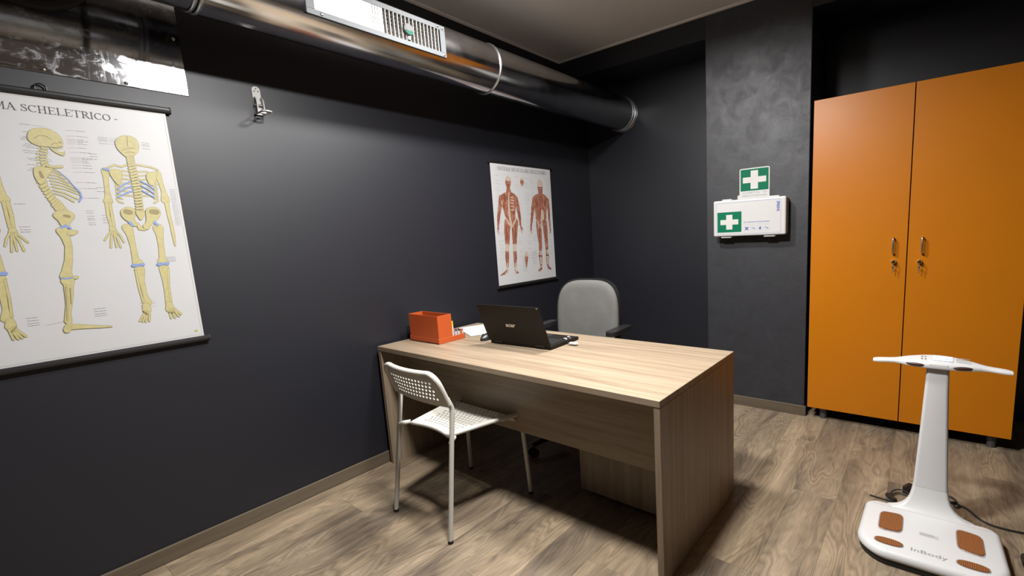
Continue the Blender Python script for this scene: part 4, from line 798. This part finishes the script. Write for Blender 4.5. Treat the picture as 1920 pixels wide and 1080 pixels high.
bar_(ic[0] - .011, iz - .010, ic[0] + .011, iz + .010, .0065); bar_(ic[0] - .011, iz + .010, ic[0] - .0022, iz + .0020, .0065); bar_(ic[0] + .0022, iz - .0020, ic[0] + .011, iz - .010, .0065)
bar_(ic[1] - .010, iz + .006, ic[1] + .003, iz - .003, .003); bar_(ic[1] + .003, iz - .004, ic[1] + .009, iz + .003, .004)
b.face([(ic[2] + u, YK - .0002, iz + v) for u, v in ((-.007, -.004), (-.004, -.009), (.004, -.009), (.007, -.002), (.006, .006), (.001, .010), (-.003, .006), (-.005, .002))])
bar_(ic[3] - .010, iz + .006, ic[3] + .010, iz - .006, .0042); b.build('symbol_print', MAT['kitblue'], lid)

# ================================================================ wardrobe
wx0, wx1, wz0, wz1, wy = 1.996, 3.020, .082, 2.048, 3.300
wd = thing('wardrobe', 'tall two door orange wardrobe standing in the niche', 'wardrobe', ((wx0 + wx1) / 2, 3.6, 0))
b = MB(); b.box(wx0 + .004, wx0 + .022, wy + .0215, YN - .02, wz0, wz1 - .003); b.box(wx1 - .022, wx1 - .004, wy + .0215, YN - .02, wz0, wz1 - .003); b.box(wx0 + .022, wx1 - .022, wy + .0215, YN - .02, wz0, wz0 + .018); b.box(wx0 + .022, wx1 - .022, wy + .0215, YN - .02, wz1 - .021, wz1 - .003); b.box(wx0 + .022, wx1 - .022, YN - .03, YN - .022, wz0, wz1 - .003); b.box(2.49, 2.52, wy + .03, wy + .2, wz0, wz1 - .003); b.build('body', MAT['carcase'], wd)
sm = 2.5055
for (a, c, hx, lx) in ((wx0, sm - .0025, 2.4365, 2.4425), (sm + .0025, wx1, 2.574, 2.566)):
    b = MB(); b.box(a, c, wy, wy + .020, wz0, wz1, .0012, 1); dr = b.build('door', MAT['orange'], wd)
    b = MB(); b.tube(smooth_path([(hx, wy + .001, 1.200), (hx, wy - .020, 1.198), (hx, wy - .026, 1.190)], 4) + smooth_path([(hx, wy - .026, 1.120), (hx, wy - .020, 1.110), (hx, wy + .001, 1.108)], 4), .0052, 10); b.build('handle', MAT['steel'], dr)
    b = MB(); b.ring((lx, wy, 1.060), (0, -1, 0), [(.0135, -.001), (.0135, .004), (.0115, .020), (.009, .024), (.0004, .024)], 20, False); b.build('lock', MAT['chrome'], dr)
    b = MB(); b.box(lx - .0012, lx + .0012, wy - .040, wy - .024, 1.055, 1.065); b.tube([(lx, wy - .036, 1.058), (lx, wy - .037, 1.048), (lx - .001, wy - .034, 1.040)], .0012, 6); b.build('key', MAT['chrome'], dr)
    b = MB(); b.prism(arc(0, 0, .009, 0, 340, 12), lambda u, v: (lx + u * .7, wy - .033, 1.029 + v), lambda u, v: (lx + u * .7, wy - .030, 1.029 + v)); b.box(lx - .002, lx + .002, wy - .0325, wy - .0305, .997, 1.022); b.build('spare_key', MAT['kitgrey'], dr)
for xx in (2.085, 2.945):
    for yy in (3.362, 3.80):
        b = MB(); b.cyl((xx, yy, 0), (xx, yy, .0815), .020, 18, .025); b.build('foot', MAT['foot'], wd)

# ================================================================ body composition scale
sx_ = 2.655
bs = thing('body_scale', 'white body composition scale with upright column and handle bar', 'scale', (sx_, 2.15, 0))
def plan(k, n=64, dz=0):
    """footprint: straight back, rounded sides, gently bowed front"""
    out = []
    fp = arc(.136, -.088, .100, -90, 0, 14) + arc(.192, .134, .044, 0, 90, 8) + arc(-.192, .134, .044, 90, 180, 8) + arc(-.136, -.088, .100, 180, 270, 14)
    for p in fp:
        u, v = p
        if v < -.12: v -= .016 * (1 - (u / .236) ** 2) * ((-v - .12) / .068)
        if u < -.2 or u > .2: pass
        u *= 1 - .035 * max(0, (v + .02) / .2)
        out.append((sx_ + u * (1 - k / .236), 2.152 + v * (1 - k / .188)))
    return out
b = MB(); b.loft([[(x, y, z) for x, y in plan(k)] for k, z in ((.014, .0005), (.008, .004), (.006, .024), (.010, .026))], smooth=False); b.build('plinth', MAT['rubber'], bs)
b = MB(); b.loft([[(x, y, z) for x, y in plan(k)] for k, z in ((.006, .0262), (.001, .032), (.0, .040), (.002, .050), (.007, .058), (.014, .0625), (.022, .0645))], smooth=True, caps=True); b.build('platform', MAT['white'], bs, autosmooth=40)
b = MB(); b.box(sx_ - .200, sx_ + .200, 2.2885, 2.2900, .0638, .0648); b.build('seam', MAT['shade'], bs)
# flared foot and column
rings = []
for z, hw, f_, dp in ((.060, .150, 2.2915, .040), (.064, .138, 2.293, .039), (.070, .118, 2.298, .036), (.080, .099, 2.305, .034), (.095, .083, 2.313, .034), (.115, .0715, 2.320, .036), (.14, .0650, 2.326, .04), (.168, .0605, 2.330, .044)):
    y0_, y1_ = f_, f_ + dp
    rings.append([(sx_ + u, v, z) for u, v in rrect(-hw, hw, y0_, y1_, min(.012, dp / 3), 4)])
b = MB(); b.loft(rings); b.build('column_foot', MAT['white'], bs, autosmooth=45)
rings = [[(sx_ + u, v, z) for u, v in rrect(-hw, hw, f_, f_ + .046, .012, 4)] for z, hw, f_ in ((.1688, .0600, 2.330), (.30, .0535, 2.334), (.45, .0465, 2.339), (.60, .0405, 2.344), (.705, .0375, 2.347))]
b = MB(); b.loft(rings); b.build('column', MAT['white'], bs, autosmooth=45)
rings = []
for k in range(25):
    s_ = -1 + k / 12; a_ = abs(s_); x = sx_ + s_ * .228
    dep = .030 * max(0, 1 - (a_ / .62) ** 2) + .015; th = .010 * max(0, 1 - (a_ / .7) ** 2) + .0075
    if a_ > .93: dep *= .75; th *= .75
    yc = 2.370 - .022 * a_ ** 1.6; zc = .716 - .010 * a_ ** 1.4
    ring = []
    for q in range(16):
        an = 2 * math.pi * q / 16; cu, cv_ = math.cos(an), math.sin(an)
        u = math.copysign(abs(cu) ** .7, cu) * dep; v = math.copysign(abs(cv_) ** .7, cv_) * th
        ring.append((x, yc + u, zc + v + u * .22))
    rings.append(ring)
b = MB(); b.loft(rings); hb_ = b.build('handle_bar', MAT['white'], bs)
b = MB(); b.box(sx_ - .034, sx_ + .034, 2.326, 2.368, .7015, .7175, .004, 2); b.build('neck', MAT['white'], bs)
def on_top(u, v, h=.0): return Vector((sx_ + u, 2.370 + v, .716 + .0175 + v * .22 + h))
b = MB(); b.face([on_top(*p, .0012) for p in ((-.018, -.024), (.046, -.024), (.046, .016), (-.018, .016))]); b.build('screen', MAT['lcd'], hb_)
b = MB(); text_into(b, '00.0', .020, lambda u, v: on_top(.031 + u, -.013 + v, .0016), .022); b.build('screen_digits', MAT['lcdink'], hb_)
b = MB()
for k in range(4):
    u = -.06 + .012 * (k % 2) - .0; v = -.02 + .02 * (k // 2); b.face([on_top(u + p, v + q, .0012) for p, q in ((0, 0), (.007, 0), (.007, .006), (0, .006))])
for k in range(3): b.face([on_top(.056 + p, -.02 + .014 * k + q, .0012) for p, q in ((0, 0), (.045, 0), (.045, .0025), (0, .0025))])
b.build('button_print', MAT['shade'], hb_)
for cxn in (-.078, .078):
    rg = []
    for k in range(9):
        s_ = -1 + k / 4; x = sx_ + cxn + s_ * .034; rr = .0075 * math.sqrt(max(.02, 1 - s_ * s_)); a_ = abs((x - sx_) / .228); dep = .030 * max(0, 1 - (a_ / .62) ** 2) + .015
        yc = 2.370 - .022 * a_ ** 1.6 - dep; zc = .716 - .010 * a_ ** 1.4 - dep * .22 + .002
        rg.append([(x, yc + .002 + rr * math.cos(2 * math.pi * q / 10) * .8, zc + rr * math.sin(2 * math.pi * q / 10)) for q in range(10)])
    b = MB(); b.loft(rg); b.build('hand_electrode', MAT['electrode_d'], hb_)
for sgn in (-1, 1):
    # big rear plate, slim front plate
    for nm, cx_, cy_, wd_, ht_, kind in (('heel_plate', sx_ + sgn * .1275, 2.1675, .040, .071, 0), ('toe_plate', sx_ + sgn * .1275, 2.016, .046, .021, 1)):
        if kind == 0: ol = [(u * (1 - .06 * (v / ht_) * 0), v + .006 * sgn * (u / wd_) * -1) for u, v in [(wd_ * math.copysign(abs(math.cos(R(a))) ** .42, math.cos(R(a))), ht_ * math.copysign(abs(math.sin(R(a))) ** .42, math.sin(R(a)))) for a in range(0, 360, 10)]]
        else: ol = [(wd_ * math.copysign(abs(math.cos(R(a))) ** .8, math.cos(R(a))), ht_ * math.copysign(abs(math.sin(R(a))) ** .75, math.sin(R(a)))) for a in range(0, 360, 10)]
        b = MB(); b.loft([[(cx_ + u * k, cy_ + v * k, z) for u, v in ol] for k, z in ((1.09, .0640), (1.07, .0658), (1.0, .0660))], smooth=False); rim_ = b.build(nm + '_rim', MAT['shade'], bs)
        b = MB(); b.loft([[(cx_ + u * k, cy_ + v * k, z) for u, v in ol] for k, z in ((1.0, .0662), (.97, .0680))], smooth=False)
        nr = 15
        for k in range(nr):
            u = -wd_ + (k + .5) * 2 * wd_ / nr
            q = min(1, abs(u) / wd_); vm = ht_ * .93 * ((1 - q ** 2.5) ** (1 / 2.6) if kind else (1 - q ** 4.76) ** (1 / 4.76)); ys_ = 0 if kind else -.006 * sgn * u / wd_
            b.mi = 1; b.box(cx_ + u - .0017, cx_ + u + .0017, cy_ + ys_ - vm, cy_ + ys_ + vm, .0678, .0692)
        b.build(nm, [MAT['electrode_m'], MAT['electrode']], rim_)  # grooves coloured darker than the ribs, as painted shade between them
b = MB(); text_into(b, 'InBody', .030, lambda u, v: (sx_ + u, 2.004 + v, .0649), .112, bold=.0003); b.build('logo_print', MAT['greyp'], bs)
b = MB(); b.face([(sx_ - .032, 2.128, .0649), (sx_ + .032, 2.128, .0649), (sx_ + .032, 2.152, .0649), (sx_ - .032, 2.152, .0649)]); lb = b.build('label_print', MAT['kitwhite'], bs)
b = MB()
for k in range(4): b.face([(sx_ - .03, 2.131 + k * .005, .0652), (sx_ + .03 - .012 * (k % 2), 2.131 + k * .005, .0652), (sx_ + .03 - .012 * (k % 2), 2.133 + k * .005, .0652), (sx_ - .03, 2.133 + k * .005, .0652)])
b.build('label_text', MAT['grey'], lb)
# ---------------------------------------------------------------- cables
t = thing('power_cable', 'thin black power cable trailing right from behind the scale', 'cable', (2.80, 2.55, 0))
P_ = smooth_path([(2.69, 2.46, .010), (2.712, 2.60, .006), (2.742, 2.617, .012), (2.762, 2.580, .010), (2.744, 2.562, .016), (2.738, 2.575, .006), (2.77, 2.566, .006), (2.80, 2.546, .005), (2.825, 2.502, .005), (2.849, 2.472, .005), (2.891, 2.454, .005), (2.974, 2.459, .005), (3.06, 2.50, .005), (3.20, 2.62, .005)], 6)
b = MB(); b.tube(P_, .0042, 8); b.build('cord', MAT['rubber'], t)
b = MB(); b.tube(smooth_path([(2.745, 2.560, .006), (2.758, 2.540, .005), (2.768, 2.552, .008), (2.764, 2.575, .012)], 5), .003, 8); b.build('cord_loop', MAT['rubber'], t)
t = thing('usb_cable', 'black cable loop with a plug lying left behind the scale platform', 'cable', (2.54, 2.53, 0))
b = MB(); b.tube(smooth_path([(2.43, 2.462, .005), (2.452, 2.455, .006), (2.490, 2.452, .005), (2.522, 2.452, .005)], 6), .0032, 8); b.build('cord', MAT['rubber'], t)
b = MB(); b.tube(smooth_path([(2.510, 2.510, .010), (2.520, 2.540, .014), (2.545, 2.562, .016), (2.572, 2.556, .014), (2.60, 2.54, .008)], 6), .0032, 8); b.tube(smooth_path([(2.512, 2.500, .010), (2.525, 2.524, .008), (2.55, 2.540, .008), (2.58, 2.535, .008)], 6), .0028, 8); b.build('cord_loop', MAT['rubber'], t)
pm_ = Matrix.Translation((2.515, 2.478, .009)) @ Matrix.Rotation(R(35), 4, 'Z')
b = MB(); b.box(-.010, .010, -.030, .030, -.0085, .0085, .003, 2, pm_); b.build('ferrite_plug', MAT['black'], t)
pm_ = Matrix.Translation((2.575, 2.59, .020)) @ Matrix.Rotation(R(-25), 4, 'Z')
b = MB(); b.box(-.009, .009, -.028, .028, -.0195, .016, .003, 2, pm_); b.build('power_plug', MAT['black'], t)
t = thing('power_adapter', 'small black power adapter on the floor right of the scale', 'adapter', (2.985, 2.23, 0))
b = MB(); b.box(2.938, 3.02, 2.195, 2.265, .0005, .032, .012, 3); b.build('body', MAT['black'], t)
b = MB(); b.tube(smooth_path([(3.02, 2.23, .012), (3.07, 2.24, .005), (3.14, 2.30, .005), (3.24, 2.36, .005), (3.34, 2.37, .005)], 5), .003, 8); b.build('cord', MAT['rubber'], t)
